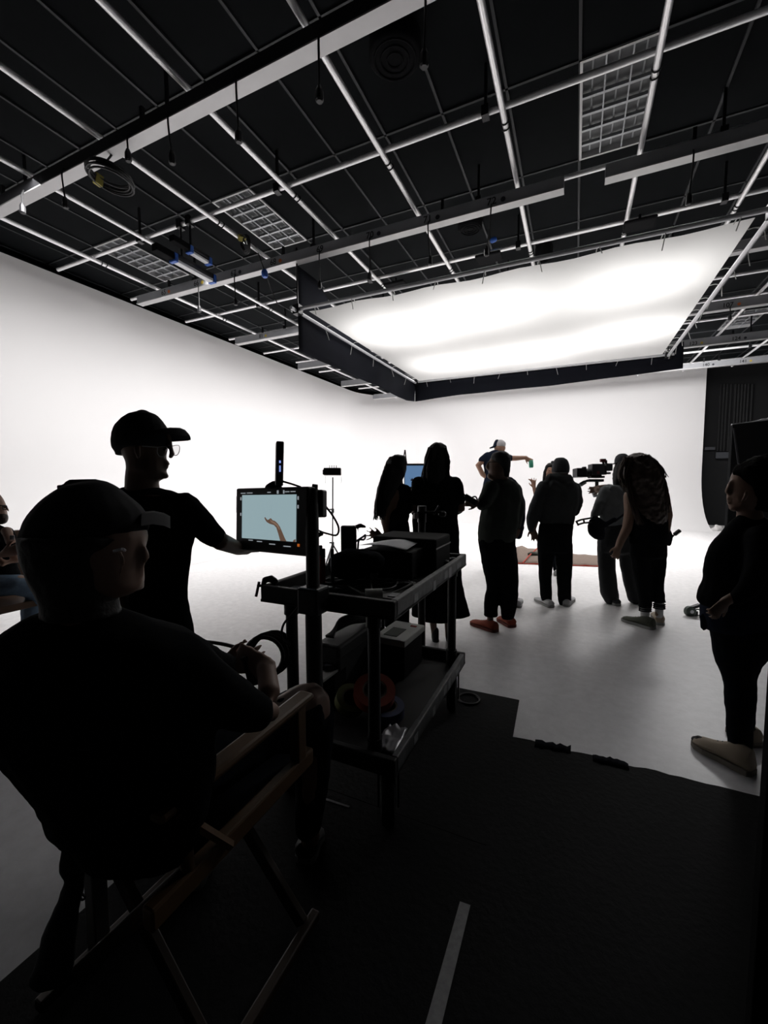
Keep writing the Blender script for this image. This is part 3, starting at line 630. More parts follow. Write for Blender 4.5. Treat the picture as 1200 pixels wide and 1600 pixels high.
ax = unit(RGT * .05 - UPV); MB().lathe(at(829.5, 719, d), ax, [(0, .026), (.01, .036), (.11, .036), (.125, .028)], 16).build('can', mat('green_can', (.08, .42, .28), .4), t, True)
# --- seated/standing woman with raised hand behind the hoodie
d = 6.6; p = person('person with long dark hair and a raised open hand behind the charcoal hoodie', onz(856, 900, 0))
b = Blob(d); b.rows([(731, 854, 865), (737, 852, 867), (744, 853, 866), (750, 856, 863)], .9).ball(855, 739, 2, 2, dd=-.08).rows([(748, 856, 864), (758, 855, 866)], 1).rows([(762, 844, 880), (790, 846, 878), (820, 846, 878)], .5, shrink=.9)
b.limb([(848, 768, 4.5), (838, 782, 4), (834.5, 762, 3)]); hand(b, 834.5, 762, -.12, -1, .17, curl=.15, spread=.7)
b.limb([(834, 756, 2), (829, 750, 1.4), (826, 749, 1)])
b.limb([(854, 820, 4), (854, 860, 5.1), (854, 895, 3.4)]).limb([(870, 820, 4), (870, 860, 5.1), (870, 895, 3.4)])
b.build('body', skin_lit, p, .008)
b = Blob(d); b.rows([(724, 856, 866), (728, 852, 870), (738, 850.5, 872, .06), (750, 849, 872, .06), (768, 847, 874, .06)], .9, dd=.02); b.limb([(856, 728, 3), (851, 738, 2.4), (849.5, 752, 2.2), (848.5, 766, 1.8)]); b.build('hair', hair_k, p, .009, .006, .04)
b = Blob(d); b.rows([(757, 850, 874), (764, 844, 880), (790, 845, 880), (820, 845, 880)], .5); b.build('top', mat('cream_top', (.5, .46, .42), .9), p, .012, .01, .1)
b = Blob(d); b.rows([(815, 845, 880), (835, 844, 881)], .6).rows([(830, 846, 862), (890, 848, 860)], .8).rows([(830, 863, 880), (890, 864, 876)], .8); b.build('trousers', denim_k, p, .012, .01, .1)
fm = MB()
for ex, ey in ((858.5, 735.5), (863, 735.5)): fm.obox(at(ex, ey, d - .088), RGT, UPV, FWD, .02, .008, .01)
fm.obox(at(860.5, 744.5, d - .09), RGT, UPV, FWD, .028, .006, .01).build('eyes_and_mouth', mat('dark_feature', (.06, .02, .02), .5), p)
shoe(p, white_shoe, grey_sole, (854, 900), (851, 894), .1, .07, d); shoe(p, white_shoe, grey_sole, (870, 900), (870, 894), .1, .07, d)

# --- woman in a long black coat at the far monitor
d = dfeet(690, 1001); p = person('person with long wavy dark hair in a long black coat facing the far monitor', onz(690, 1001, 0))
b = Blob(d)
b.rows([(698, 672, 694), (710, 669, 698), (722, 670, 697), (735, 673, 694)], 1.0, shrink=.9).rows([(735, 677, 691), (748, 676, 692)], 1).rows([(752, 655, 712), (800, 655, 712), (850, 652, 714)], .5, shrink=.85)
b.limb([(712, 765, 10), (718, 795, 9), (705, 800, 7, .12), (690, 800, 5, .16)]).limb([(652, 765, 10), (648, 795, 9), (650, 803, 6, .1)])
b.limb([(671, 850, 6), (674, 920, 5), (677, 975, 5.52), (679, 995, 4.25)]).limb([(698, 850, 6), (700, 920, 5), (700, 975, 5.52), (700, 995, 4.25)])
hand(b, 693, 800, -1, .2, .17, dd=.14, curl=.5); hand(b, 650, 803, .3, 1, .17, dd=.1, curl=.5)
b.build('body', skin_dark, p, .008)
b = Blob(d)
b.rows([(741, 664, 700), (747, 655, 711), (757, 647, 719), (775, 645, 720), (795, 646, 718), (805, 644, 716), (840, 645, 718), (880, 645, 720), (915, 646, 724), (945, 644, 730), (962, 642, 735)], .5)
b.limb([(711, 757, 13), (717, 782, 11), (717, 797, 8, .05), (706, 803, 7, .1)]).limb([(655, 757, 13), (648, 785, 10), (648, 800, 7, .05)])
b.build('coat', cloth_k, p, .012, .024, .16)
b = Blob(d); b.rows([(940, 656, 712), (960, 655, 713), (970, 656, 712)], .5); b.build('skirt', cloth_k, p, .012, .012, .1)
b = Blob(d); b.rows([(692, 680, 690), (696, 673, 696), (704, 668, 699), (715, 667, 699), (725, 666, 699), (735, 664, 698), (745, 662, 697), (752, 664, 696), (762, 668, 694)], 1.0, dd=-.02)
hb = b.build('hair', hair_k, p, .009, .022, .05)
rng = random.Random(3); mb = MB(); strands(mb, rng, 0, [[(672, 700), (667, 715), (664, 730), (661, 745), (660, 757)], [(695, 700), (699, 715), (699, 730), (698, 742), (700, 754)], [(680, 695), (672, 715), (668, 735), (668, 750), (672, 765)], [(690, 698), (698, 712), (700, 722), (697, 735), (699, 744)]], 70, .010, d - .03, 1.8, 4); mb.build('locks', hair_k, hb, kind='stuff')
for hx, tx in ((681, 677), (703, 700)):
    b = Blob(d); b.limb([(hx - 1, 985, 6), (hx - 1, 997, 6)]); b.limb([(hx, 1001, 5.5, -.02), (hx - 1, 1002, 6, .08), (tx, 998, 5, .18)]); b.build('ankle_boot', black_shoe, p, .009)

# --- woman in a black vest with long curly hair, left of the coat
d = dfeet(632, 996) ; d = 3.75; ft = at(625, 999, d); p = person('person in a sleeveless black top with hair to the waist, one hand raised behind her', (ft[0], ft[1], 0))
b = Blob(d)
b.rows([(718, 606, 632), (728, 604, 635), (740, 606, 634), (748, 612, 630)], .95, shrink=.88).rows([(746, 613, 629), (758, 612, 630)], 1)
b.rows([(758, 608, 634), (775, 607, 636), (800, 606, 636), (830, 606, 638), (845, 605, 640)], .6, shrink=.9)
b.limb([(622, 766, 9), (612, 778, 8), (603, 795, 8), (602, 815, 7), (605, 832, 5.5), (600, 839, 4.5), (595, 838, 4)]); hand(b, 597, 838, -1, -.2, .16, curl=-.1, spread=.9, thumb=-1)
b.limb([(632, 768, 7), (637, 785, 7), (634, 800, 6)], dd=.08)
b.limb([(615, 840, 5), (615, 900, 4), (616, 990, 4.25)]).limb([(632, 840, 5), (632, 900, 4), (632, 990, 4.25)])
b.build('body', skin_arm, p, .008)
b = Blob(d); b.rows([(757, 610, 634), (764, 612, 637), (780, 616, 637), (795, 612, 638), (806, 608, 640), (816, 608, 638)], .7, dd=-.004); b.limb([(634, 765, 8), (638, 785, 8), (638, 798, 6)], dd=.04); b.build('vest', cloth_k, p, .01, .012, .08)
b = Blob(d); b.rows([(814, 607, 638), (830, 605, 641), (850, 604, 644), (870, 604, 644)], .65).rows([(860, 604, 625), (910, 604, 624), (960, 602, 626), (978, 600, 628)], .8).rows([(860, 622, 644), (910, 622, 641), (960, 620, 640), (978, 619, 640)], .8); b.build('trousers', cloth_k, p, .011, .014, .1)
b = Blob(d); b.rows([(711, 615, 628), (715, 608, 634), (723, 603, 636), (735, 600, 635), (748, 597, 630), (760, 594, 624), (775, 592, 616), (790, 590, 608), (800, 592, 603), (808, 595, 600)], .85, dd=-.03); hb = b.build('hair', hair_k, p, .008, .02, .045)
mb = MB(); strands(mb, rng, 0, [[(606, 725), (599, 745), (594, 762), (591, 778), (589, 792), (592, 806)], [(602, 735), (596, 755), (593, 775), (594, 795), (597, 812)], [(604, 730), (595, 760), (590, 785), (588, 800), (587, 812)], [(612, 720), (606, 745), (602, 770), (600, 790), (598, 806)]], 90, .0085, d - .04, 2.2, 4); mb.build('locks', hair_k, hb, kind='stuff')
shoe(p, olive_shoe, grey_sole, (634, 985), (652, 984), .1, .07, d); shoe(p, olive_shoe, grey_sole, (612, 1000), (624, 992), .1, .07, d)

# --- camera operator in a grey sweatshirt with a belt pouch
d = dfeet(952, 943); p = person('person in a grey sweatshirt and dark cap standing behind the camera, belt pouch at hip', onz(958, 943, 0))
b = Blob(d)
b.rows([(722, 960, 982), (735, 958, 984), (748, 959, 980), (756, 962, 976)], .9, shrink=.9).rows([(755, 963, 979), (764, 962, 982)], 1).rows([(768, 945, 990), (800, 942, 990), (830, 945, 992)], .5, shrink=.85)
b.limb([(948, 768, 8), (940, 776, 6, .1), (935, 766, 5, .2), (930, 763, 4, .25)]); b.limb([(955, 762, 6, .2), (944, 761, 4.5, .25), (934, 762, 4, .28)]); hand(b, 938, 764, -1, .1, .17, dd=.25, curl=.6)
b.limb([(955, 840, 6), (952, 890, 4.5), (956, 936, 5.1)]).limb([(985, 840, 6), (988, 890, 4.5), (992, 932, 5.1)])
b.build('body', skin_dark, p, .008)
b = Blob(d); b.rows([(759, 952, 984), (766, 942, 992), (778, 938, 994), (800, 936, 994), (815, 938, 994), (822, 942, 994)], .55); b.limb([(946, 768, 10), (938, 785, 9), (930, 802, 7), (928, 808, 5)]).limb([(952, 763, 8, .1), (942, 765, 6, .18)]).limb([(958, 762, 5), (972, 768, 6), (984, 764, 5)], .7, dd=-.08); b.build('sweatshirt', cloth_s, p, .011, .022, .1)
b = Blob(d); b.rows([(818, 945, 994), (840, 934, 996), (862, 933, 998)], .6).rows([(850, 933, 963), (880, 934, 962), (910, 936, 964), (930, 939, 967), (944, 948, 968)], .8).rows([(850, 964, 998), (880, 968, 1000), (910, 974, 1003), (938, 981, 1006)], .8); b.build('trousers', mat('dark_grey_twill', (.014, .015, .017), .95, var=.2), p, .011, .014, .1)
b = Blob(d); b.rows([(709.5, 966, 978), (713, 962, 982), (720, 960, 985), (725, 961, 984)], 1.15).limb([(962, 724, 2.5), (957, 725, 1.4)], 4); b.build('cap', mat('slate_cap', (.03, .033, .037), .9), p, .009)
b = Blob(d); b.rows([(722, 962, 984), (735, 958, 986), (748, 957, 980), (758, 958, 968)], 1.05, dd=-.015); b.build('hair', hair_k, p, .009, .014, .03)
shoe(p, black_shoe, grey_sole, (966, 947), (948, 938), .1, .07, d); shoe(p, black_shoe, grey_sole, (1002, 940), (988, 932), .1, .07, d)
t = thing('belt_pouch', 'dark grip pouch with clamps hanging at the hip of the camera operator', 'pouch', at(925, 825, d - .12))
b = Blob(d); b.rows([(812, 921, 938), (822, 918, 944), (834, 920, 946), (842, 928, 944)], .6, dd=-.12); b.limb([(930, 810, 5, -.12), (946, 820, 5, -.15), (960, 812, 4, -.17)], .6); b.build('bag', black_cloth, t, .009, .01, .05)
mb = MB()
for q in ([(900, 815), (908, 812), (925, 809)], [(902, 820), (912, 817), (926, 816)], [(900, 814), (904, 821)], [(912, 812), (913, 818)]): mb.tube([at(x, y, d - .14) for x, y in q], .011, 6)
mb.build('clamp', black_metal, t)
MB().tube(spline([at(960, 815, d - .15), at(985, 795, d - .17), at(994, 780, d - .12)], 4), .012, 6).build('strap', black_cloth, t)

# --- curly-haired woman in black with striped socks
d = dfeet(1012, 978); p = person('person with long curly hair in black cropped trousers and striped white socks', onz(1012, 978, 0))
b = Blob(d)
b.rows([(716, 980, 1010), (730, 976, 1014), (745, 978, 1010), (755, 984, 1004)], .9, shrink=.85).rows([(752, 986, 1006), (768, 984, 1010)], 1)
b.rows([(770, 978, 1040), (800, 980, 1042), (830, 984, 1042), (850, 984, 1044)], .55, shrink=.9)
b.limb([(984, 775, 10), (985, 800, 9.5), (980, 825, 8), (970, 845, 6.5), (966, 856, 5.5)]).limb([(1036, 775, 10), (1042, 805, 9), (1040, 830, 7)])
hand(b, 967, 853, -.3, 1, .17, curl=.9, thumb=-1)
b.limb([(1005, 850, 7.5), (1006, 900, 5.5), (1008, 945, 4), (1009, 968, 5.1)]).limb([(1030, 850, 7.5), (1030, 900, 5.5), (1029, 945, 4), (1028, 960, 5.1)])
b.build('body', skin_arm, p, .008)
b = Blob(d); b.rows([(764, 986, 1036), (775, 984, 1040), (800, 983, 1043), (830, 982, 1045), (850, 982, 1046)], .64); b.build('vest', cloth_k, p, .011, .016, .1)
b = Blob(d); b.rows([(838, 985, 1043), (850, 984, 1043), (870, 984, 1042)], .65).rows([(860, 984, 1018), (890, 988, 1019), (915, 994, 1018), (940, 998, 1019), (947, 997, 1019)], .8).rows([(860, 1012, 1042), (890, 1014, 1041), (915, 1016, 1038), (935, 1017, 1039), (941, 1020, 1041)], .8); b.build('trousers', cloth_k, p, .011, .016, .08)
b = Blob(d); b.rows([(709, 986, 1006), (713, 978, 1014), (722, 972, 1022), (735, 968, 1030), (748, 970, 1036), (762, 976, 1038), (778, 984, 1040), (795, 990, 1042), (812, 996, 1042), (822, 1004, 1038)], .8, dd=-.03); hb = b.build('hair', hair_b, p, .009, .035, .05)
mb = MB(); strands(mb, rng, 0, [[(978, 715), (970, 730), (970, 745), (975, 757), (980, 768)], [(1015, 716), (1026, 730), (1033, 745), (1038, 760), (1041, 780), (1040, 800)], [(1005, 712), (1018, 735), (1028, 765), (1034, 790), (1032, 815)], [(985, 715), (980, 745), (985, 775), (992, 800), (1000, 820)], [(1010, 712), (1024, 722), (1034, 735), (1038, 746)]], 130, .010, d - .07, 3.0, 5); mb.build('locks', hair_b, hb, kind='stuff')
sock = mat('white_sock', (.5, .5, .5), .9)
for (x, y0_, y1_, w_) in ((1008, 944, 972, 8), (1030, 940, 962, 7.5)):
    b = Blob(d); b.rows([(y0_, x - w_, x + w_), (y1_, x - w_ + 1, x + w_ - 1)], 1); s_ = b.build('sock', sock, p, .009)
    for yy in (y0_ + 4, y0_ + 7, y0_ + 10): MB().tube(circle(at(x, yy, d), RGT, FWD, (w_ + .3) * d / F, 14), .006, 5, True).build('stripe', cloth_k, s_)
shoe(p, olive_shoe, grey_sole, (1022, 984), (973, 969), .115, .1, d); shoe(p, beige_shoe, grey_sole, (1031, 977), (1024, 962), .11, .1, d)
t = thing('tool_pouch', 'small tool belt with a handle sticking out at the hip of the curly-haired person', 'tool belt', at(1044, 840, d))
b = Blob(d); b.limb([(1040, 826, 6), (1047, 838, 5), (1045, 850, 4)]); b.build('pouch', black_cloth, t, .009); MB().tube([at(1047, 842, d), at(1054, 835, d)], .009, 6).tube([at(1054, 835, d), at(1062, 829, d)], .02, 8).build('tool_handle', black_plastic, t)
# ---------------------------------------------------------------- floor mats and tape
mat_m = mat('black_rubber_mat', (.0065, .007, .0078), .8, var=.35, scale=40, bump=.35, spec=.15)
def slab(name, label, cat, poly, z, th, m, group=None):
    c = np.mean([(x, y) for x, y in poly], axis=0)
    return tag(MB().prism([(x, y, z) for x, y in poly], (0, 0, th)).build(name, m, None), label, cat, group)
rng = random.Random(11)
edge = [(-.29 + 1.5 * i / 30, 2.385 + rng.uniform(-.006, .006) + .006 * math.sin(i)) for i in range(31)]
slab('floor_mat', 'black rubber floor mat with a ragged far edge, right of the seam', 'mat', [(-.285, -1.2)] + edge + [(1.21, -1.2)], .0015, .006, mat_m)
slab('floor_mat', 'black floor mat under the cart, its far corner showing behind the wheel', 'mat', [(-1.5, 1.605), (-1.5, 2.815), (-.305, 2.82), (-.287, 2.3), (-.2865, 1.602)], .001, .006, mat_m)
slab('floor_mat', 'black floor mat under the wooden folding chair, nearest the camera', 'mat', [(-1.5, -1.2), (-1.5, 1.602), (-.2865, 1.5995), (-.2865, -1.2)], .001, .006, mat_m)
t = thing('torn_tape', 'torn black tape curling up along the far edge of the right mat', 'tape', onz(900, 1175, 0))
for a, b in (((836, 1162), (892, 1172)), ((926, 1184), (982, 1198))):
    p, q = onz(*a, .008), onz(*b, .008); mb = MB(); n = 10; vs = []
    for i in range(n + 1):
        f = i / n; c = p + (q - p) * f; wv = .035 + rng.uniform(-.008, .008)
        vs += [tuple(c + np.array([0, -wv, .002])), tuple(c + np.array([0, .012 + rng.uniform(0, .012), .006 + rng.uniform(0, .012)]))]
    mb.add(vs, [(2 * i, 2 * i + 1, 2 * i + 3, 2 * i + 2) for i in range(n)]).build('tape_strip', black_cloth, t, True, solid=.002)
slab('tape_stripe', 'worn pale tape stripe along the mat seam at the bottom of the picture', 'tape', [(-.335, .72), (-.33, 1.0), (-.328, 1.335), (-.292, 1.337), (-.29, 1.0), (-.288, .72)], .008, .0012, mat('worn_white_tape', (.34, .345, .35), .8, var=.35, scale=60))
a, b = onz(476, 1240, .008), onz(545, 1262, .008)
slab('tape_stripe', 'short thin grey tape line on the black mat below the cart', 'tape', [(a[0], a[1]), (a[0] + .01, a[1] + .014), (b[0], b[1] + .01), (b[0], b[1])], .008, .001, MATS['worn_white_tape'])

# ---------------------------------------------------------------- equipment cart
CX0, CX1, CY0, CY1 = -1.29, -.628, 1.462, 2.637
cart_m = mat('black_cart_plastic', (.006, .006, .0066), .6, var=.35, scale=14, bump=.1); scuff = mat('scuffed_tape_side', (.10, .105, .11), .55, var=.85, scale=22, bump=.2)
label_m = mat('torn_labels', (.35, .36, .37), .7, var=.3, scale=40)
cart = thing('equipment_cart', 'black two-tier equipment cart with scuffed sides, loaded with camera gear', 'cart', ((CX0 + CX1) / 2, (CY0 + CY1) / 2, 0))
def tray(name, zb, zt):
    e = .03
    o = MB().box((CX0, CY0, zb), (CX1, CY1, zb + .012)).build(name, cart_m, cart)
    MB().box((CX0, CY0, zb), (CX1, CY0 + e, zt)).build('lip', cart_m, o, bevel=.006); MB().box((CX0, CY1 - e, zb), (CX1, CY1, zt)).build('lip', cart_m, o, bevel=.006)
    MB().box((CX0, CY0 + e, zb), (CX0 + e, CY1 - e, zt)).build('lip', cart_m, o, bevel=.006); MB().box((CX1 - e, CY0 + e, zb), (CX1, CY1 - e, zt)).build('lip', scuff, o, bevel=.006, label='side lip covered with torn grey tape')
    for y0, y1, z0, z1 in ((1.68, 1.73, .012, .05), (1.95, 1.99, .0, .045), (2.14, 2.2, .015, .055), (2.23, 2.28, .005, .06), (2.4, 2.5, .02, .05)):
        MB().box((CX1 - .001, y0, zb + z0), (CX1 + .0012, y1, zb + z1)).build('torn_label', label_m, o)
tray('top_tray', .925, 1.0); tray('bottom_tray', .275, .35)
for x, y in ((-1.17, 1.53), (-.75, 1.53), (-.70, 2.56), (-1.2, 2.56)):
    MB().lathe((x, y, .285), (0, 0, 1), [(0, .034), (.1, .034), (.1, .027), (.58, .027), (.58, .034), (.645, .034)], 14).build('post', cart_m, cart, True)
for x, y, a in ((-.70, 1.56, .4), (-1.22, 1.56, .3), (-.69, 2.54, .2), (-1.2, 2.54, .5)):
    w = MB().lathe((x - .03 * math.cos(a), y - .03 * math.sin(a), .115), (math.cos(a), math.sin(a), 0), [(0, .07), (.004, .105), (.02, .115), (.04, .115), (.056, .105), (.06, .07)], 22).build('wheel', black_rubber, cart, True)
    MB().lathe((x - .033 * math.cos(a), y - .033 * math.sin(a), .115), (math.cos(a), math.sin(a), 0), [(0, .03), (.066, .03)], 14).build('hub', mat('grey_hub', (.1, .1, .11), .5), w)
    f = MB(); s = np.array([math.cos(a), math.sin(a), 0])
    for q in (-.042, .042): f.obox(np.array([x, y, .18]) + s * q, s, (-s[1], s[0], 0), (0, 0, 1), .008, .06, .19)
    f.build('caster_fork', black_metal, cart)
# tall rear pole rising from the far edge of the cart
p0 = np.array([-.93, CY1 + .03, 0]); x_ = float(ony(659, 900, CY1 + .03)[0])
MB().tube([(x_, CY1 + .03, .3), (x_, CY1 + .03, 1.19)], .026, 12).build('pole', cart_m, cart, True)
t = thing('accessory_arm', 'black jointed arm with clamps on top of the rear pole of the cart', 'arm', (x_, CY1 + .03, 1.19))
MB().tube([(x_, CY1 + .03, 1.19), (x_, CY1 + .03, 1.3)], .03, 10).build('clamp', black_metal, t, True)
dq = depth((x_, CY1, 1.25))
MB().tube([at(652, 801, dq), at(694, 800, dq)], .009, 6).tube([at(678, 804, dq), at(686, 790, dq)], .008, 6).build('rod', black_metal, t)
MB().obox(at(650, 806, dq), RGT, UPV, FWD, .03, .04, .05).build('pad', mat('pale_plastic', (.35, .3, .3), .6), t, bevel=.005)
MB().lathe(at(690, 803, dq), RGT, [(-.02, .012), (0, .02), (.02, .02), (.03, .01)], 10).build('knob', black_plastic, t)
# screw clamp at the near left corner
t = thing('screw_clamp', 'black screw clamp with a T-handle on the near left corner of the cart', 'clamp', at(420, 920, 1.93))
b = Blob(1.93); b.limb([(414, 906, 5), (424, 904, 6), (430, 908, 5)]).limb([(412, 910, 4), (412, 936, 4)]).limb([(428, 910, 4), (428, 934, 4)]); b.build('jaw', black_metal, t, .006, 0, smooth=1)
MB().tube([at(412, 915, 1.93), at(402, 915, 1.93)], .007, 6).tube([at(405, 909, 1.93), at(400, 932, 1.93)], .0065, 6).build('t_handle', black_metal, t)

# ---- things on the top tray
ZT = .938
def box_thing(name, label, cat, c, sx, sy, sz, rot, m, bev=.006, group=None):
    t = thing(name, label, cat, c, group); u = np.array([math.cos(rot), math.sin(rot), 0]); v = np.array([-math.sin(rot), math.cos(rot), 0])
    MB().obox(np.array(c) + np.array([0, 0, sz / 2]), u, v, (0, 0, 1), sx, sy, sz).build('body', m, t, bevel=bev); return t, u, v
dark_case = mat('dark_case', (.0045, .0045, .005), .8, var=.2, spec=.15)
t, u, v = box_thing('equipment_case', 'large black case at the far end of the top tray behind the paper', 'case', (-.91, 2.40, ZT), .40, .3, .2, 0, dark_case, .012)
MB().box((-1.112, 2.248, ZT + .14), (-.708, 2.552, ZT + .148)).build('lid_seam', black_metal, t); MB().box((-.95, 2.235, ZT + .1), (-.87, 2.25, ZT + .15)).build('latch', black_metal, t)
zp = 1.105; P = [onz(x, y, z) for x, y, z in ((560, 853, zp + .005), (597, 846, zp + .012), (655, 848, zp + .004), (634, 861, zp - .004))]
bx = np.mean([p[:2] for p in P], axis=0)
t, u, v = box_thing('battery_case', 'black upright case holding up the white paper sheet', 'case', (bx[0] + .01, bx[1], ZT), .3, .2, zp - ZT - .012, 0, dark_case, .008)
MB().box((bx[0] - .14, bx[1] - .104, ZT + .02), (bx[0] - .13, bx[1] - .1, zp - .03)).build('edge_trim', mat('grey_trim', (.05, .05, .055), .5), t)
n = 8; vs = []
for j in range(n + 1):
    for i in range(n + 1):
        f, g = i / n, j / n; p = (P[0] * (1 - f) + P[3] * f) * (1 - g) + (P[1] * (1 - f) + P[2] * f) * g; vs.append(p + np.array([0, 0, .012 * math.sin(math.pi * f) + .004]))
tag(MB().add(vs, [(j * (n + 1) + i, j * (n + 1) + i + 1, (j + 1) * (n + 1) + i + 1, (j + 1) * (n + 1) + i) for i in range(n) for j in range(n)]).build('paper_sheet', mat('white_paper', (.86, .87, .9), .8), None, True, solid=.0008), 'white sheet of paper lying on a black case on the cart', 'paper')
def roll(name, label, c, axis, r, ri, L, m, cm=None):
    t = thing(name, label, 'tape roll', c); c = np.array(c) - unit(axis) * L / 2
    MB().lathe(c, axis, [(0, ri), (0, r), (L, r), (L, ri), (0, ri)], 26).build('tape', m, t, True); MB().lathe(c, axis, [(.002, ri * .86), (.002, ri), (L - .002, ri), (L - .002, ri * .86), (.002, ri * .86)], 22).build('core', cm or mat('card_core', (.2, .17, .13), .9), t, True)
c = onz(584, 930, ZT + .03); roll('paper_roll', 'small white roll lying at the near right corner of the top tray', c, (.95, .55, 0), .029, .012, .075, mat('white_roll', (.55, .55, .54), .8))
c = onz(568, 893, 1.0); t, u, v = box_thing('power_strip', 'grey slotted power strip lying tilted across the gear on the cart', 'power strip', (c[0], c[1], .985), .24, .04, .03, -.62, mat('grey_strip_plastic', (.13, .135, .14), .5), .004)
for k in range(5): MB().obox(np.array([c[0], c[1], 1.016]) + u * (-.085 + .042 * k), u, v, (0, 0, 1), .026, .022, .003).build('socket', black_plastic, t)
t = thing('gear_bag', 'soft black bag slumped under the power strip on the cart', 'bag', (c[0], c[1], ZT))
bl = Blob(2.12); bl.rows([(859, 540, 572), (864, 526, 592), (874, 514, 602), (888, 512, 598), (902, 520, 588)], .5); bl.build('bag', black_cloth, t, .009, .02, .06); MB().tube(circle(at(565, 872, depth(c)), RGT, UPV, .03, 16), .005, 6, True).build('loop', black_rubber, t)
c = at(545, 842, 2.2); t = thing('battery_pack', 'upright black battery pack with a hooked bracket on the cart', 'battery', (c[0], c[1], ZT))
MB().obox(c + UPV * .0, RGT, (0, 0, 1), unit((FWD[0], FWD[1], 0)), .08, .14, .05).box((c[0] - .03, c[1] - .02, ZT), (c[0] + .03, c[1] + .02, c[2] - .06)).build('body', black_plastic, t, bevel=.006)
MB().tube(spline([at(556, 846, 2.2), at(568, 838, 2.2), at(571, 836, 2.2), at(569, 843, 2.2), at(561, 844, 2.2), at(559, 858, 2.2)], 4), .006, 6).build('hook', steel, t, True)
bl = Blob(2.2); bl.limb([(556, 823, 3), (563, 821, 4), (570, 823, 2.5)], .7); bl.limb([(560, 824, 1), (557, 840, 1)]); bl.build('flag', black_plastic, t, .006, smooth=1)
for px, py0, py1, col, lab in ((501, 852, 880, (.3, .012, .012), 'red marker standing upright among the gear beside the monitor pole'), (505.5, 857, 880, (.25, .012, .012), 'second red marker standing just right of the taller red one'), (519, 857, 880, (.05, .06, .075), 'dark grey marker standing upright right of the red markers')):
    p = at(px, py0, 2.05); q = at(px, py1, 2.05); t = thing('marker', lab, 'marker', (q[0], q[1], ZT)); m = mat('marker_%d' % int(px), col, .4)
    L = p[2] - ZT; MB().lathe((p[0], p[1], ZT), (0, 0, 1), [(0, .0085), (L * .75, .0085), (L * .75, .007), (L * .78, .007)], 10).build('barrel', m, t, True); MB().lathe((p[0], p[1], ZT + L * .78), (0, 0, 1), [(0, .009), (L * .2, .009), (L * .22, .006)], 10).build('cap', black_plastic, t, True)
small = [('flashlight', 'slim grey torch lying at a slant right of the case posts', 'torch', (633, 874), .11, .026, .026, .95, (.12, .12, .13)), ('pliers', 'steel pliers lying near the middle of the top tray', 'pliers', (641, 868), .12, .03, .015, -.7, (.18, .18, .19)),
         ('power_adapter', 'black power adapter near the far right lip of the top tray', 'adapter', (690, 876), .09, .06, .045, .3, (.014, .014, .016)), ('lens_cap_box', 'small pale-lidded box by the far right lip of the cart', 'box', (706, 872), .06, .05, .04, .1, (.09, .1, .14)),
         ('card_reader', 'flat grey card reader on the top tray left of the white roll', 'card reader', (602, 905), .08, .05, .018, .5, (.07, .075, .08)), ('pouch_box', 'flat dark box near the middle right of the top tray', 'box', (634, 911), .1, .07, .02, .4, (.02, .018, .016)),
         ('battery_block', 'pale-edged battery lying near the monitor pole on the cart', 'battery', (508, 918), .1, .05, .03, .4, (.06, .065, .08)), ('phone', 'black phone lying beside the monitor pole', 'phone', (456, 918), .15, .075, .01, .3, (.012, .012, .014)), ('small_tray', 'low black tray at the near right corner of the top shelf', 'tray', (612, 930), .16, .1, .02, .0, (.02, .02, .022))]
for nm, lab, cat, (px, py), sx, sy, sz, rot, col in small:
    c = onz(px, py, ZT + sz); t, u, v = box_thing(nm, lab, cat, (c[0], c[1], ZT), sx, sy, sz, rot, mat('m_' + nm, col, .45, var=.2), .004)
    MB().obox(np.array([c[0], c[1], ZT + sz + .002]) + u * sx * .15, u, v, (0, 0, 1), sx * .4, sy * .6, .004).build('top_panel', mat('panel_grey', (.12, .13, .15), .4), t)
    if nm in ('flashlight', 'pliers'): MB().lathe(np.array([c[0], c[1], ZT + sz * .6]) + u * sx * .5, u, [(0, sy * .5), (.02, sy * .7), (.04, sy * .7)], 12).build('head', MATS['m_' + nm], t, True)
t = thing('cable_tangle', 'tangle of thin black cables spread over the top tray', 'cable', onz(600, 900, ZT))
r2 = random.Random(5)
for k in range(9):
    pts = [onz(r2.uniform(520, 690) , r2.uniform(885, 905), ZT + .012)]
    pts = [np.array([r2.uniform(-1.2, -.72), r2.uniform(1.6, 2.1), ZT + .012 + .02 * (q % 2)]) for q in range(5)]
    MB().tube(spline(pts, 5), .005, 5).build('cord', black_rubber, t, True)

# ---- things on the bottom tray
ZB = .29
case2 = mat('charcoal_case', (.02, .022, .023), .55, var=.2)
t, u, v = box_thing('hard_case', 'charcoal hard case on the bottom shelf with a black cable on its lid', 'case', (-1.183, 2.08, ZB), .15, .48, .31, .0, case2, .015)
MB().obox(np.array([-1.183, 2.08, ZB + .24]), u, v, (0, 0, 1), .154, .484, .008).build('lid_seam', black_plastic, t); MB().obox(np.array([-1.183, 1.835, ZB + .2]), u, v, (0, 0, 1), .12, .02, .03).build('handle', black_plastic, t, bevel=.005)
t = thing('cable_bundle', 'bundle of black cable lying on the lid of the charcoal case', 'cable', (-1.18, 2.1, ZB + .315))
for k in range(5): MB().tube(spline([(-1.235 + .01 * k, 1.92, ZB + .322), (-1.22, 2.0 + .01 * k, ZB + .332 + .012 * k), (-1.19 + .008 * k, 2.12, ZB + .34 + .014 * k), (-1.16, 2.22, ZB + .322 + .01 * k), (-1.145, 2.27, ZB + .322)], 5), .009, 6).build('loop', black_rubber, t, True)
c = onz(592, 993, .5); t, u, v = box_thing('white_box', 'pale flat cardboard box with printed lid behind the legs of the cart', 'box', (-.985, 2.38, ZB + .2), .21, .32, .04, -.05, mat('pale_card', (.5, .51, .49), .8, var=.25, scale=9), .006)
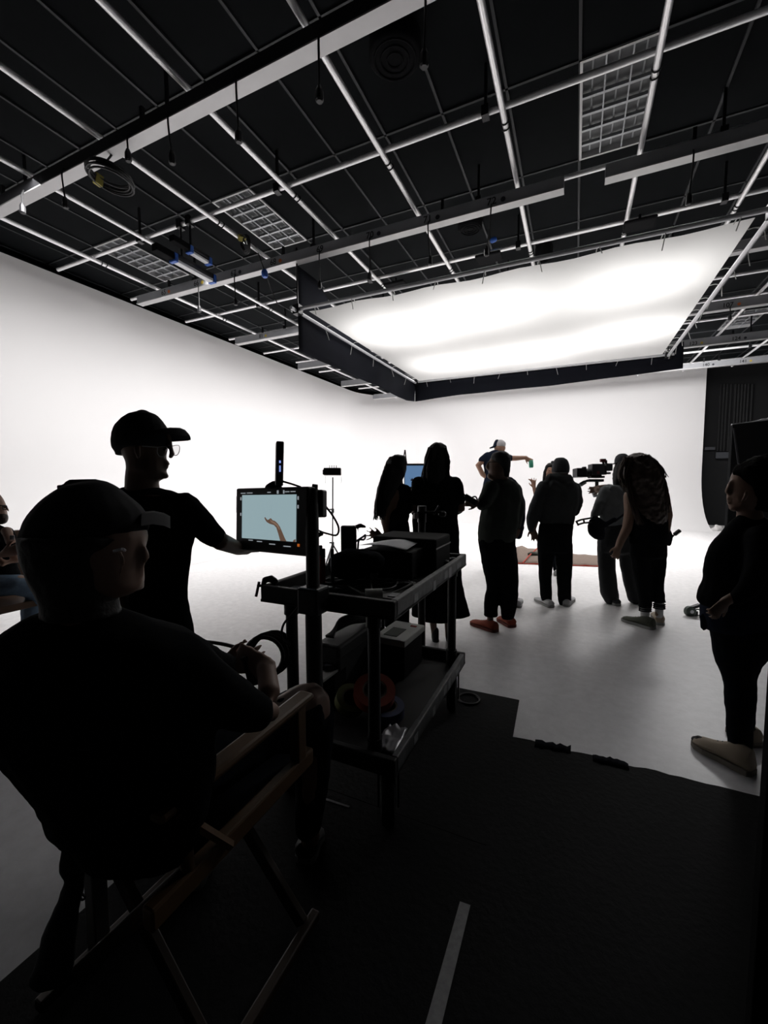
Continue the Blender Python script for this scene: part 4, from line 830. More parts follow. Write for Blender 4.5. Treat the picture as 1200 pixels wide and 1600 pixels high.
box_thing('black_crate', 'black crate on the bottom shelf carrying the pale flat box', 'crate', (-.985, 2.38, ZB), .19, .28, .2, -.05, dark_case, .006)
MB().obox(np.array([-1.0, 2.34, ZB + .241]), u, v, (0, 0, 1), .09, .14, .004).build('printed_panel', mat('dark_print', (.05, .06, .05), .8), t); MB().obox(np.array([-.93, 2.48, ZB + .241]), u, v, (0, 0, 1), .04, .02, .004).build('red_mark', mat('red_mark', (.3, .03, .03), .8), t)
Q = [onz(505, 1063, .48), onz(503, 1041, .48), onz(531, 1026, .48), onz(536, 1040, .48)]
cb = np.mean(Q, axis=0); t = thing('white_tray', 'white lid with two small black batteries on it, low behind the near post', 'tray', (cb[0], cb[1], .48))
MB().prism([tuple(q) for q in Q], (0, 0, -.012)).build('lid', mat('white_lid', (.5, .5, .49), .6), t); MB().box((cb[0] - .06, cb[1] - .06, ZB), (cb[0] + .05, cb[1] + .06, .466)).build('box', dark_case, t)
for i, (px, py) in enumerate(((513, 1045), (525, 1035))):
    c = onz(px, py, .482); t, u, v = box_thing('camera_battery', ('nearer' if i == 0 else 'farther') + ' small black battery lying on the white lid', 'battery', (c[0], c[1], .481), .06, .04, .02, .4, mat('battery_grey', (.03, .03, .04), .4), .003, None)
    MB().obox(np.array([c[0], c[1], .503]), u, v, (0, 0, 1), .035, .02, .002).build('label', mat('battery_label', (.2, .2, .25), .5), t)
c = onz(585, 1085, .4); roll('tape_roll', 'orange-red roll of tape leaning on the bottom shelf', (c[0], c[1], .41), (.25, -.35, 1), .105, .062, .05, mat('red_tape', (.30, .045, .02), .6))
c = onz(604, 1108, .34); roll('tape_roll', 'blue-grey roll of tape under the orange-red one', (c[0] - .01, c[1] + .02, .325), (0.05, -.1, 1), .09, .055, .05, mat('blue_tape', (.09, .11, .2), .6))
c = onz(548, 1082, .4); roll('tape_roll', 'yellow-green roll of tape left of the orange-red one', (c[0], c[1], .36), (.5, -.3, 1), .08, .05, .05, mat('lime_tape', (.2, .22, .08), .6))
c = onz(592, 1018, .36); t, u, v = box_thing('orange_tool', 'small orange-handled tool on the bottom shelf by the far post', 'tool', (c[0], c[1], ZB), .09, .03, .06, -.5, mat('orange_plastic', (.4, .07, .02), .5), .006); MB().obox(np.array([c[0], c[1], ZB + .03]) - u * .07, u, v, (0, 0, 1), .06, .012, .012).build('blade', steel, t)
t = thing('silver_bag', 'crumpled silver foil bag at the near right corner of the bottom shelf', 'bag', onz(612, 1170, .31)); P = [onz(x, y, .33) for x, y in ((588, 1172), (612, 1138), (640, 1146), (622, 1188))]
n = 10; vs = []
for j in range(n + 1):
    for i in range(n + 1):
        f, g = i / n, j / n; p = (P[0] * (1 - f) + P[3] * f) * (1 - g) + (P[1] * (1 - f) + P[2] * f) * g; vs.append(p + np.array([-.02, .02, .016 * noise.noise((f * 4, g * 4, 1)) + .006 * noise.noise((f * 11, g * 11, 3)) + .002]))
MB().add(vs, [(j * (n + 1) + i, j * (n + 1) + i + 1, (j + 1) * (n + 1) + i + 1, (j + 1) * (n + 1) + i) for i in range(n) for j in range(n)]).build('foil', mat('silver_foil', (.4, .4, .42), .35, .8), t, True, solid=.012)
# thick cable coil hung on the near left post, and its lead running off to the left
t = thing('cable_coil', 'thick black cable coiled on the near left post of the cart', 'cable', at(415, 1020, 1.85))
for k in range(6):
    c = at(412 + 2.5 * k, 1026 - k, 1.84 + .012 * k); MB().tube(circle(c, unit(RGT * .9 + FWD * .3 * (k % 3)), UPV, .085 + .006 * (k % 3), 24), .0095, 7, True).build('loop', black_rubber, t, True)
MB().tube(spline([at(438, 1000, 1.86), at(450, 1005, 1.9), at(458, 1000, 1.95)], 4), .014, 6).build('hook', black_metal, t)
t = thing('floor_cable', 'black cable trailing from the coil on the cart towards the left', 'cable', at(350, 1010, 1.9))
MB().tube(spline([at(395, 1022, 1.84), at(370, 1012, 1.86), at(340, 1005, 1.9), at(310, 1003, 1.95), at(270, 1010, 2.0), at(230, 1060, 2.0), onz(200, 1120, .01) * .5 + at(215, 1100, 2.0) * .5, onz(180, 1150, .012), onz(120, 1180, .012)], 6), .0085, 8).build('cord', black_rubber, t, True)
t = thing('power_cable', 'thin black cable hanging from the top tray to the near left post', 'cable', at(455, 970, 1.8))
MB().tube(spline([at(466, 948, 1.78), at(456, 960, 1.79), at(444, 974, 1.8), at(440, 988, 1.82), at(441, 1000, 1.84)], 5), .005, 6).build('cord', black_rubber, t, True)
t = thing('floor_cable', 'loop of black cable lying beside the far wheel of the cart', 'cable', onz(735, 1092, .01))
MB().tube(circle(onz(733, 1092, .012), (1, 0, 0), (0, 1, 0), .07, 18), .008, 6, True).build('cord', black_rubber, t, True)

# ---------------------------------------------------------------- monitor on its pole
dl, dr = 2.02, 1.755
def scr(fx, fy, o=0.0):                            # fraction across the monitor front -> world
    tl, tr, bl_, br = at(367, 763, dl), at(482, 760, dr), at(369.5, 859, dl), at(479, 870, dr)
    u_ = unit(tr + br - tl - bl_); v_ = tl + tr - bl_ - br; v_ = unit(v_ - u_ * (v_ @ u_)); n_ = np.cross(u_, v_)
    w_ = np.linalg.norm(tr + br - tl - bl_) / 2; h_ = np.linalg.norm(tl + tr - bl_ - br) / 2
    return (tl + tr + bl_ + br) / 4 + u_ * w_ * (fx - .5) - v_ * h_ * (fy - .5) + n_ * o
mu = unit(scr(1, .5) - scr(0, .5)); mn = unit(scr(.5, .5, 1) - scr(.5, .5)); mw = np.linalg.norm(scr(1, .5) - scr(0, .5)); mh = np.linalg.norm(scr(.5, 1) - scr(.5, 0)); mv = np.cross(mn, mu)
mon = thing('field_monitor', 'black field monitor on a pole showing a raised hand on a pale blue picture', 'monitor', scr(.5, .5))
MB().obox(scr(.5, .5, -.025), mu, mv, mn, mw, mh, .05).build('housing', black_plastic, mon, bevel=.008)
fx0, fx1, fy0, fy1 = .105, .865, .112, .80
def pic(name, pts, o, m, parent): return MB().add([scr(fx0 + (fx1 - fx0) * a, fy0 + (fy1 - fy0) * b, o) for a, b in pts], [tuple(range(len(pts)))]).build(name, m, parent)
screen_m = mat('screen_picture', (.02, .02, .02), .25, emit=(.27, .37, .40), estr=1.0)
sc_ = pic('screen', [(0, 0), (1, 0), (1, 1), (0, 1)], .002, screen_m, mon)
arm_m = mat('screen_arm', (.02, .02, .02), .3, emit=(.11, .065, .045), estr=1.0); arm_l = mat('screen_arm_light', (.02, .02, .02), .3, emit=(.2, .13, .09), estr=1.0)
pic('pictured_arm', [(.735, 1), (.70, .85), (.665, .72), (.62, .665), (.54, .64), (.49, .605), (.455, .545), (.445, .505), (.465, .50), (.48, .53), (.505, .56), (.53, .545), (.55, .52), (.575, .525), (.595, .56), (.64, .575), (.69, .63), (.73, .70), (.76, .78), (.81, .92), (.845, 1)], .004, arm_m, sc_)
pic('pictured_arm_light', [(.55, .535), (.58, .57), (.64, .60), (.70, .66), (.735, .76), (.72, .76), (.68, .68), (.62, .63), (.57, .60)], .0055, arm_l, sc_)
pic('pictured_shoulder', [(.95, 1), (.965, .96), (1, .94), (1, 1)], .004, arm_m, sc_)
led = mat('ui_marks', (.02, .02, .02), .3, emit=(.3, .33, .36), estr=.8); ui = MB()
for fx, fy, w_ in ((.12, .082, .07), (.22, .08, .08), (.5, .075, .045), (.62, .073, .02), (.7, .072, .015), (.745, .071, .055), (.82, .07, .06), (.085, .17, .014), (.085, .42, .014), (.885, .165, .014), (.885, .29, .014), (.24, .825, .06), (.37, .835, .07), (.55, .86, .08), (.75, .875, .09)):
    ui.obox(scr(fx, fy, .002), mu, mv, mn, mw * w_, mh * (.014 if w_ > .02 else .05), .002)
ui.build('interface_marks', led, mon, kind='stuff')
MB().obox(scr(.895, .845, .002), mu, mv, mn, .012, .012, .002).build('record_lamp', mat('orange_led', (.02, .01, 0), .4, emit=(.35, .08, .01), estr=1), mon)
for k in range(5): MB().obox(scr(-.008, .16 + .05 * k, -.02), mu, mv, mn, .012, .02, .02).build('side_button', black_plastic, mon)
MB().obox(at(494, 787, 1.83), unit(RGT * .95 - FWD * .3), UPV, unit(FWD * .95 + RGT * .3), .085, .12, .05).build('battery_plate', black_plastic, mon, bevel=.008)
MB().obox(at(478, 785, 1.83), unit(RGT), UPV, FWD, .05, .05, .05).build('bracket', black_metal, mon, bevel=.006)
MB().tube([at(496, 762, 1.83), at(488, 761, 1.83)], .014, 8).build('plug', black_plastic, mon)
bl = Blob(1.9); bl.rows([(752, 424, 436), (757, 416, 440), (764, 412, 442)], .5); bl.build('antenna_dome', black_plastic, mon, .008, smooth=2)
pole = thing('monitor_pole', 'thick black pole clamped to the cart and carrying the field monitor', 'pole', (*at(495, 950, 1.74)[:2], .28))
pt = at(487, 765, 1.80); pm = at(494, 950, 1.74)
MB().tube([(pm[0], pm[1] - .02, .29), (pm[0], pm[1] - .02, .9), (pm[0], pm[1] - .02, 1.0)], [.034, .034, .032], 14).build('lower_tube', cart_m, pole, True)
MB().tube([(pm[0], pm[1] - .02, 1.0), tuple(pt)], .028, 14).build('upper_tube', cart_m, pole, True)
MB().box((pm[0] - .05, pm[1] - .065, .93), (pm[0] + .05, pm[1] + .03, 1.04)).build('clamp', black_metal, pole, bevel=.01)
for px, py, r in ((489, 834, .018), (490, 853, .012)): MB().tube([at(486, py, 1.78), at(px + 3, py, 1.78)], r * .5, 8).build('collar', black_metal, pole)
bl = Blob(1.78); bl.limb([(492, 837, 2), (497, 836, 5), (503, 834, 4)], .6); bl.build('knob', black_plastic, pole, .007)
rec = thing('wireless_receiver', 'tall thin black wireless receiver with blue lights standing on the monitor', 'receiver', at(435, 758, 1.88))
ru = unit(RGT + FWD * .35); rw = np.cross(ru, UPV)
MB().obox(at(436.5, 725, 1.88), ru, unit(UPV + RGT * .02), rw, .034, .2, .045).build('body', black_plastic, rec, bevel=.006)
for py in (720.5, 722.5, 728.5, 731, 733.5, 736): MB().obox(at(437.5, py, 1.849), RGT, UPV, FWD, .006, .005, .004).build('light', mat('blue_led', (.01, .01, .02), .4, emit=(.25, .35, .8), estr=1.2), rec)
t = thing('monitor_cable', 'black cables looping from the monitor to the gear on the cart', 'cable', at(505, 830, 1.85))
for q in ([(441, 752), (455, 756), (470, 761)], [(508, 790), (520, 806), (529, 824), (526, 836), (512, 834), (498, 829), (486, 822)], [(490, 838), (496, 850), (498, 866), (496, 884)], [(484, 845), (488, 868), (486, 890)]):
    MB().tube(spline([at(x, y, 1.85) for x, y in q], 6), .0048, 6).build('cord', black_rubber, t, True)

# ---------------------------------------------------------------- wireless antenna on a light stand, far monitor, camera
d = 4.9; t = thing('antenna_stand', 'black antenna box on a thin silver light stand behind the cart', 'stand', onz(521, 950, 0))
fx_ = onz(521, 950, 0); d = depth(fx_)
MB().tube([(fx_[0], fx_[1], .25), (fx_[0], fx_[1], at(520, 850, d)[2])], .012, 8).tube([(fx_[0], fx_[1], at(520, 850, d)[2]), tuple(at(520, 746, d))], .008, 8).build('mast', mat('stand_steel', (.3, .3, .31), .4, .6), t, True)
for py in (798, 850): MB().obox(at(520, py, d), RGT, UPV, FWD, .03, .05, .03).obox(at(518, py - 2, d), RGT, UPV, FWD, .05, .015, .015).build('collar', black_metal, t, bevel=.004)
for k in range(3):
    a = 2 * math.pi * k / 3 + .4; MB().tube([(fx_[0], fx_[1], .75), (fx_[0] + .42 * math.cos(a), fx_[1] + .42 * math.sin(a), .012)], .009, 6).tube([(fx_[0], fx_[1], .3), (fx_[0] + .24 * math.cos(a), fx_[1] + .24 * math.sin(a), .33)], .006, 6).build('leg', MATS['stand_steel'], t)
MB().obox(at(519.5, 737, d), RGT, UPV, FWD, .2, .085, .07).obox(at(506, 738, d), RGT, UPV, FWD, .02, .06, .08).build('antenna_box', black_plastic, t, bevel=.008)
for k in range(4): MB().tube([at(515 + 3.5 * k, 731, d), at(515 + 3.5 * k, 727, d)], .004, 5).build('antenna', black_plastic, t)
for px in (508.5, 533): MB().tube(spline([at(px, 744, d), at(px + .4, 750, d), at(px - .2, 755, d)], 3), .002, 4).build('cord', MATS['stand_steel'], t)
d = 5.0; t = thing('director_monitor', 'far blue-lit monitor with a forked antenna between the two long-haired people', 'monitor', at(650, 750, d))
MB().obox(at(649, 746, d), RGT, UPV, FWD, .27, .33, .05).build('housing', mat('dark_grey_shell', (.05, .055, .06), .5), t, bevel=.01)
s2 = MB().obox(at(649, 744, d - .03), RGT, UPV, FWD, .25, .25, .008).build('screen', mat('blue_screen', (.02, .02, .02), .3, emit=(.10, .19, .34), estr=1.0), t)
MB().prism([at(640, 745, d - .036), at(642, 750, d - .036), at(644, 746.5, d - .036), at(646, 750, d - .036), at(648, 745, d - .036), at(646, 751, d - .036), at(642, 751.5, d - .036)], FWD * .001).build('pictured_hand', mat('dark_feature', (.06, .02, .02), .5), s2)
MB().tube([at(630, 722, d), at(632.6, 703, d)], .007, 6).tube([at(635, 722, d), at(633, 703, d)], .007, 6).build('antenna', black_plastic, t)
c = at(649, 765, d); MB().tube([tuple(c), (c[0], c[1], .02)], .02, 8).build('stand_pole', black_metal, t); MB().box((c[0] - .2, c[1] - .03, 0), (c[0] + .2, c[1] + .03, .025)).box((c[0] - .03, c[1] - .2, 0), (c[0] + .03, c[1] + .2, .025)).build('stand_base', black_metal, t)

d = 5.36; t = thing('cinema_camera', 'black cinema camera with matte box and top monitor aimed left, held by the operator', 'camera', at(930, 752, d))
cam_m = mat('camera_grey', (.03, .035, .042), .4, var=.2); cam_k = mat('camera_black', (.012, .013, .016), .4)
def cb(name, x0, y0_, x1, y1_, dep, m, dz=0, bev=.004):
    k = d / F; return MB().obox(at((x0 + x1) / 2, (y0_ + y1_) / 2, d + dz), RGT, UPV, FWD, abs(x1 - x0) * k, abs(y1_ - y0_) * k, dep).build(name, m, t, bevel=bev)
cb('matte_box', 898, 732, 913, 746, .13, cam_k); o = cb('body', 922, 725.5, 941, 742, .12, cam_m)
MB().lathe(at(912, 739, d), RGT, [(0, .05), (.02, .048), (.02, .055), (.05, .055), (.05, .045), (.09, .042)], 18).build('lens', cam_k, t, True)
for xx in (914, 918): MB().lathe(at(xx, 739, d), RGT, [(0, .058), (.008, .058)], 18).build('focus_ring', cam_m, t)
cb('lens_motor', 910, 729.5, 915, 735, .05, cam_k, -.03); cb('battery', 945, 724.5, 954.5, 736, .09, cam_m); cb('rear_plate', 940, 728, 946, 742, .07, cam_k); cb('side_handle', 944, 738, 953, 741, .05, cam_m)
cb('top_monitor', 938, 717, 946, 722, .04, mat('dark_red', (.12, .02, .025), .5), 0); cb('monitor_post', 941, 721, 944, 727, .02, cam_k); cb('top_bracket', 945, 719, 948.5, 726, .02, cam_m)
cb('base_plate', 921, 744, 942, 747, .1, cam_k); cb('base_plate', 918, 749, 941, 753, .09, cam_m); cb('dovetail', 922, 741, 938, 745, .08, cam_k); cb('red_knob', 929, 737, 933, 741, .13, MATS['dark_red'])
MB().tube([at(922, 750, d), at(912, 753, d), at(906, 757, d)], [.014, .018, .02], 8).build('front_arm', cam_m, t, True); MB().prism([at(905, 757, d), at(914, 752, d), at(917, 755, d), at(909, 760, d)], FWD * .05).build('tray_plate', mat('camera_grey_light', (.12, .125, .14), .5), t)
MB().tube([at(932.5, 753, d), at(932.5, 766, d)], .022, 10).build('column', cam_k, t, True); MB().tube([at(923, 764, d), at(944, 763, d)], .02, 8).build('grip_bar', mat('brown_grip', (.03, .02, .017), .6), t, True)
MB().prism([at(925, 768, d), at(932, 766, d), at(934, 776, d), at(929, 777, d)], FWD * .03).build('paper_tag', mat('pale_tag', (.3, .31, .33), .7), t)

# ---------------------------------------------------------------- floor pieces on the set
pad = mat('brown_quilt', (.17, .125, .10), .95, var=.25, scale=25, bump=.4); red_e = mat('red_binding', (.4, .05, .03), .9)
p0 = onz(806, 881, 0); p1 = onz(945, 886, 0); p2 = onz(806, 862, 0); p3 = onz(945, 871, 0)
t = thing('moving_blanket', 'brown quilted moving blanket with red edging spread on the floor behind the crowd', 'blanket', (p0 + p1) / 2)
n = 14; vs = []
for j in range(7):
    for i in range(n + 1):
        f, g = i / n, j / 6; p = (p0 * (1 - f) + p1 * f) * (1 - g) + (p2 * (1 - f) + p3 * f) * g; hgt = .025 + .10 * math.exp(-((f - .07) / .1) ** 2) * g + .07 * math.exp(-((f - .26) / .06) ** 2) * g
        vs.append(p + np.array([0, 0, hgt * (.2 + .8 * min(1, g * 3)) + .006 * math.sin(i * 2.4)]))
MB().add(vs, [(j * (n + 1) + i, j * (n + 1) + i + 1, (j + 1) * (n + 1) + i + 1, (j + 1) * (n + 1) + i) for i in range(n) for j in range(6)]).build('quilt', pad, t, True, solid=.014)
MB().tube([tuple(np.array(q) + np.array([0, -.004, .004])) for q in vs[:n + 1]], .014, 6).build('edging', red_e, t); MB().tube([tuple(np.array(vs[j * (n + 1) + 1]) + np.array([.01 + .055 * j, 0, .012])) for j in range(6)], .012, 6).build('stripe', red_e, t)
t = thing('folded_cloth', 'folded dark olive cloth lying on the brown moving blanket', 'cloth', onz(833, 868, .05)); bl = Blob(depth(onz(833, 868, .05))); bl.rows([(862.5, 828, 838), (865, 824, 850), (869, 826, 852)], .5); bl.build('fold', mat('olive_cloth', (.03, .032, .024), .95), t, .012, .02, .08)
c = onz(1082, 962, 0); d = depth(c); t = thing('caster_wheel', 'small pale caster wheel unit on the floor left of the standing woman', 'wheel', c)
MB().lathe(at(1078, 955, d) - FWD * .03, FWD, [(0, .03), (.008, .055), (.05, .055), (.058, .03)], 18).build('wheel', mat('pale_green_rubber', (.10, .13, .11), .7), t, True)
MB().lathe(at(1078, 955, d) - FWD * .034, FWD, [(0, .02), (.07, .02)], 12).build('hub', steel, t)
MB().obox(at(1085, 948, d), unit(RGT * .9 + UPV * .3), UPV, FWD, .12, .03, .05).tube([at(1082, 949, d), at(1078, 955, d)], .012, 6).build('fork', black_metal, t, bevel=.004); MB().tube(circle(at(1090, 957, d), RGT, UPV, .035, 14), .006, 6, True).build('cable_loop', black_rubber, t)
MB().obox(at(1087, 960, d), RGT, UPV, FWD, .03, .07, .03).build('foot', black_metal, t)
# black flat with a torn white top edge and crumpled plastic by the end of the white wall
dpf = 6.8; a = at(1141, 664, dpf); b = at(1215, 655, dpf); bz = np.array([a[0], a[1], 0]); bz2 = np.array([b[0], b[1], 0]); off = unit(np.cross(b - a, (0, 0, 1))) * .05
t = thing('black_flat', 'black scenery flat with a pale torn top edge at the right of the picture', 'flat', (bz + bz2) / 2)
MB().prism([bz, bz2, b, a], off).build('panel', mat('flat_black', (.005, .0055, .006), .9, var=.2, spec=.1), t)
for q in (a, b): MB().tube([q + off * 1.6 - np.array([0, 0, .06]), (q[0] + off[0] * 12, q[1] + off[1] * 12, 0)], .02, 6).build('brace', black_matte, t)
w_ = MB(); vs = []
for i in range(13):
    f = i / 12; p = a + (b - a) * f; hh = .015 + .09 * max(0, f - .45) + .05 * (f > .62) * noise.noise((f * 9, 0, 0)); vs += [p + off * .5 - np.array([0, 0, .015]), p + off * .5 + np.array([0, 0, hh])]
w_.add(vs, [(2 * i, 2 * i + 2, 2 * i + 3, 2 * i + 1) for i in range(12)]).build('torn_white_edge', mat('torn_white', (.6, .6, .62), .8), t, solid=.02)
c = onz(1122, 829, 0); d = depth(c); t = thing('crumpled_plastic', 'crumpled white plastic on the floor at the end of the white wall', 'plastic sheet', c)
bl = Blob(d); bl.rows([(820, 1116, 1124), (824, 1114, 1129), (829, 1104, 1128)], .5); bl.build('sheet', mat('white_plastic', (.65, .63, .62), .6), t, .03, .12, .15)
# dark flat edge close to the camera at the right
t = thing('near_flat', 'edge of a black wooden flat close to the camera at the right', 'flat', (.40, 1.2, 0))
ex = at(1181, 1400, 1.05); MB().box((ex[0], ex[1] - .02, 0), (ex[0] + .32, ex[1] + .02, 2.6)).build('panel', mat('flat_black', (.012, .013, .014), .8, var=.2), t, bevel=.004)
for k in (.3, 1.15, 2.0): MB().box((ex[0] + .02, ex[1] - .045, k), (ex[0] + .30, ex[1] - .02, k + .07)).build('batten', mat('flat_black', (.012, .013, .014), .8), t, bevel=.003)
skin_near = mat('skin_close', (.23, .14, .10), .55, var=.1, scale=25)
# ---------------------------------------------------------------- people near the camera
# --- standing man in cap and glasses reaching to the monitor
d = 1.82; ft = at(240, 700, d); p = person('person in a black t-shirt and cap with clear glasses, one arm out to the monitor', (ft[0], ft[1], 0))
b = Blob(d)
b.rows([(654, 204, 240), (662, 190, 252), (675, 182, 258), (688, 180, 263), (700, 182, 264), (710, 188, 262), (722, 194, 262), (735, 196, 262), (743, 205, 260), (749, 222, 256)], .74, shrink=.95)
b.limb([(266, 688, 3), (267, 700, 3.5), (269, 710, 4.5), (266, 714, 3.5)], 1.2, n=10)      # nose
b.limb([(260, 722, 4), (263, 725, 2.6)], 1.6).limb([(259, 730, 3.5), (262, 731, 2.4)], 1.6).limb([(256, 742, 7), (259, 744, 5)], 1.3).limb([(262, 680, 4), (264, 686, 4)], 2)
b.rows([(725, 198, 250), (745, 195, 248), (765, 194, 250), (775, 190, 254)], .8)
b.limb([(214, 700, 6, -.11), (216, 712, 5, -.11)], .5)                                      # near ear
b.rows([(775, 160, 290), (800, 165, 300), (850, 195, 296), (900, 198, 294), (960, 195, 298), (1000, 190, 300)], .5, shrink=.88)
b.limb([(288, 795, 20), (315, 822, 18), (345, 846, 15), (372, 857, 11, .2), (386, 858, 9, .32)]); hand(b, 388, 856, 1, -.25, .18, dd=.34, curl=.5)
b.limb([(172, 800, 20), (165, 850, 16), (180, 910, 12)]); hand(b, 182, 915, .2, 1, .18, curl=.4)
b.limb([(225, 1000, 40), (235, 1120, 26), (236, 1240, 18)], .9).limb([(270, 1000, 36), (280, 1120, 25), (284, 1240, 18)], .9, dd=.05)
b.build('body', skin_dark, p, .007)
b = Blob(d)
b.rows([(762, 190, 250), (770, 176, 275), (780, 166, 296), (800, 162, 310), (830, 180, 306), (870, 196, 299), (910, 198, 295), (940, 196, 294), (960, 194, 298), (985, 190, 303), (1005, 188, 303)], .48)
b.limb([(290, 792, 24), (312, 815, 22), (330, 834, 19), (338, 841, 17)]).limb([(178, 795, 24), (168, 825, 22), (166, 850, 19)])
b.build('t_shirt', cloth_k, p, .01, .018, .11)
b = Blob(d); b.rows([(998, 190, 303), (1040, 190, 305)], .6).rows([(1030, 190, 252), (1130, 205, 262), (1260, 215, 258)], .8).rows([(1030, 240, 305), (1130, 254, 306), (1260, 262, 302)], .8); b.build('trousers', denim_k, p, .012, .012, .1)
b = Blob(d)
b.rows([(643, 214, 232), (648, 200, 246), (656, 188, 254), (666, 179, 261), (678, 174, 266), (690, 172.5, 266), (700, 174, 262, 0, .72), (708, 180, 215, 0, .9)], .8)
b.ball(223, 643, 3, 1.6); cp = b.build('cap', mat('black_cap', (.009, .009, .011), .95, var=.2), p, .007, .003, .05)
vis = MB(); rs = []; UPW = UPV
for f, hw, xx, yy, g_ in ((0, .075, 252, 678, 1), (.35, .085, 266, 676.5, 1), (.7, .075, 281, 676.5, .95), (.88, .055, 289, 678, .75), (.96, .03, 293, 679.5, .45), (1, .015, 295, 680.5, .15)):
    c = at(xx, yy, d); UPV = UPW * g_; rs.append([c - FWD * hw - UPV * .022, c - FWD * hw * .6 + UPV * .010, c + UPV * .024, c + FWD * hw * .6 + UPV * .010, c + FWD * hw - UPV * .022, c + FWD * hw * .6 + UPV * .002, c + UPV * .016, c - FWD * hw * .6 + UPV * .002])
UPV = UPW
vis.rings(rs).build('visor', MATS['black_cap'], cp, True)
g = MB()
def lens_ring(cx, cy, dd, k): return spline([at(cx + x * k, cy + y, d + dd) for x, y in ((-6, -5), (6, -6), (6.5, 3), (3, 9), (-3, 9), (-6.5, 3), (-6, -5))], 3)
gr = MB().tube(lens_ring(274, 702, .045, .95), .0016, 6).tube([at(268, 696, d + .03), at(264, 696, d - .02)], .0018, 5).tube(lens_ring(253, 704, -.07, 1.1), .0016, 6).tube([at(247, 699, d - .08), at(222, 697, d - .125)], .0018, 5).build('glasses_frame', mat('clear_acetate', (.5, .48, .48), .25), p, True)
gm = bpy.data.materials.new('lens_glass'); gm.use_nodes = True; gb = gm.node_tree.nodes['Principled BSDF']; gb.inputs['Transmission Weight'].default_value = 1; gb.inputs['Roughness'].default_value = .02; gb.inputs['IOR'].default_value = 1.2
for cx, cy, dd, k in ((274, 702, .045, .95), (253, 704, -.07, 1.1)):
    ring = lens_ring(cx, cy, dd, k); MB().add([q for q in ring[:-1]], [tuple(range(len(ring) - 1))]).build('glasses_lens', gm, gr, solid=.0015)
fe = MB().obox(at(258, 703, d - .085), RGT, UPV, FWD, .012, .006, .012); fe.build('eye', mat('eye_dark', (.03, .025, .02), .3), p)
shoe(p, black_shoe, grey_sole, (225, 1284), (262, 1274), .1, .08, d); shoe(p, black_shoe, grey_sole, (278, 1272), (312, 1262), .1, .08, d)

# --- seated man in the wooden folding chair, seen from behind
d = .92; ft = at(180, 1250, d); p = person('person in black with a dark cap sitting in a wooden folding chair, seen from behind', (ft[0], ft[1], 0))
b = Blob(d)
b.rows([(790, 80, 200), (812, 55, 220), (828, 45, 228), (840, 42, 230), (850, 42, 228), (857, 44, 225.5), (865, 48, 226), (880, 55, 224.5), (893, 60, 223.5), (905, 66, 225), (916, 76, 223), (925, 90, 214), (932, 105, 200)], .78)
b.limb([(223, 850, 5, .0), (226, 861, 6, .0), (229, 871, 6, .0), (226, 877, 5, .0)], 1.1, n=10).limb([(221, 888, 4.5), (224, 890.5, 3.5)], 1.5).limb([(221, 896, 4.5), (223.5, 898, 3.5)], 1.5).limb([(216, 914, 10, .04), (218, 916, 8, .05)], 1.2)
b.rows([(905, 75, 185), (935, 76, 182), (960, 70, 186), (975, 60, 200)], .85)
b.limb([(188, 862, 6, -.115), (191, 876, 6.5, -.12), (189, 890, 5, -.115), (187, 899, 4, -.11)], .6).limb([(182, 866, 3, -.115), (182, 885, 3, -.118)], .8)
b.rows([(985, 20, 270), (1020, -10, 300), (1100, -10, 310), (1180, 10, 310), (1260, 60, 320)], .5, shrink=.78)
b.limb([(285, 1035, 24), (345, 1084, 22), (400, 1114, 18, .06), (422, 1112, 17, .12), (421, 1085, 18, .17), (418, 1058, 16, .22), (415, 1046, 15, .24)])
hand(b, 420, 1042, -.95, -.1, .175, dd=.25, curl=.8, toward=.5, thumb=1)
b.limb([(20, 1030, 30), (60, 1085, 24, .2), (200, 1085, 18, .35), (345, 1047, 14, .5)])
hand(b, 345, 1043, 1, -.2, .17, dd=.5, curl=.7)
b.limb([(220, 1240, 50, .1), (380, 1160, 44, .45), (480, 1105, 38, .62)]).limb([(485, 1110, 30, .64), (486, 1210, 22, .66), (484, 1310, 15, .7)])
b.limb([(120, 1230, 50, .1), (240, 1150, 40, .45), (300, 1110, 34, .58)]).limb([(300, 1120, 28, .6), (300, 1220, 20, .6), (300, 1320, 14, .62)])
b.build('body', skin_near, p, .008)
b = Blob(d)
b.rows([(950, 72, 188), (962, 48, 215), (975, 22, 252), (990, -2, 296), (1010, -20, 325), (1040, -34, 345), (1100, -44, 345), (1150, -20, 335), (1185, 8, 335), (1215, 32, 335), (1245, 52, 330), (1270, 65, 325), (1283, 90, 320), (1315, 108, 312), (1342, 128, 300)], .5)
b.limb([(285, 1025, 44), (330, 1070, 42), (375, 1104, 38, .05), (398, 1112, 32, .07)]).limb([(10, 1030, 44), (40, 1075, 42, .15), (120, 1090, 36, .3), (220, 1080, 32, .4), (300, 1058, 28, .46), (352, 1044, 18, .5)]).limb([(280, 1010, 30, .1), (330, 1030, 22, .3), (362, 1040, 13, .42)])
b.build('shirt', cloth_k, p, .01, .018, .11)
b = Blob(d); b.limb([(220, 1245, 58, .1), (380, 1165, 50, .45), (478, 1112, 42, .62), (488, 1120, 36, .66)]).limb([(488, 1120, 36, .66), (488, 1210, 28, .68), (482, 1290, 22, .7)]).limb([(120, 1235, 58, .1), (240, 1155, 48, .45), (305, 1118, 40, .58)]).limb([(305, 1126, 32, .6), (305, 1220, 26, .6), (300, 1310, 20, .62)]); b.rows([(1230, 60, 315), (1275, 75, 310)], .7, dd=.03)
b.build('trousers', denim_k, p, .011, .012, .1)
b = Blob(d)
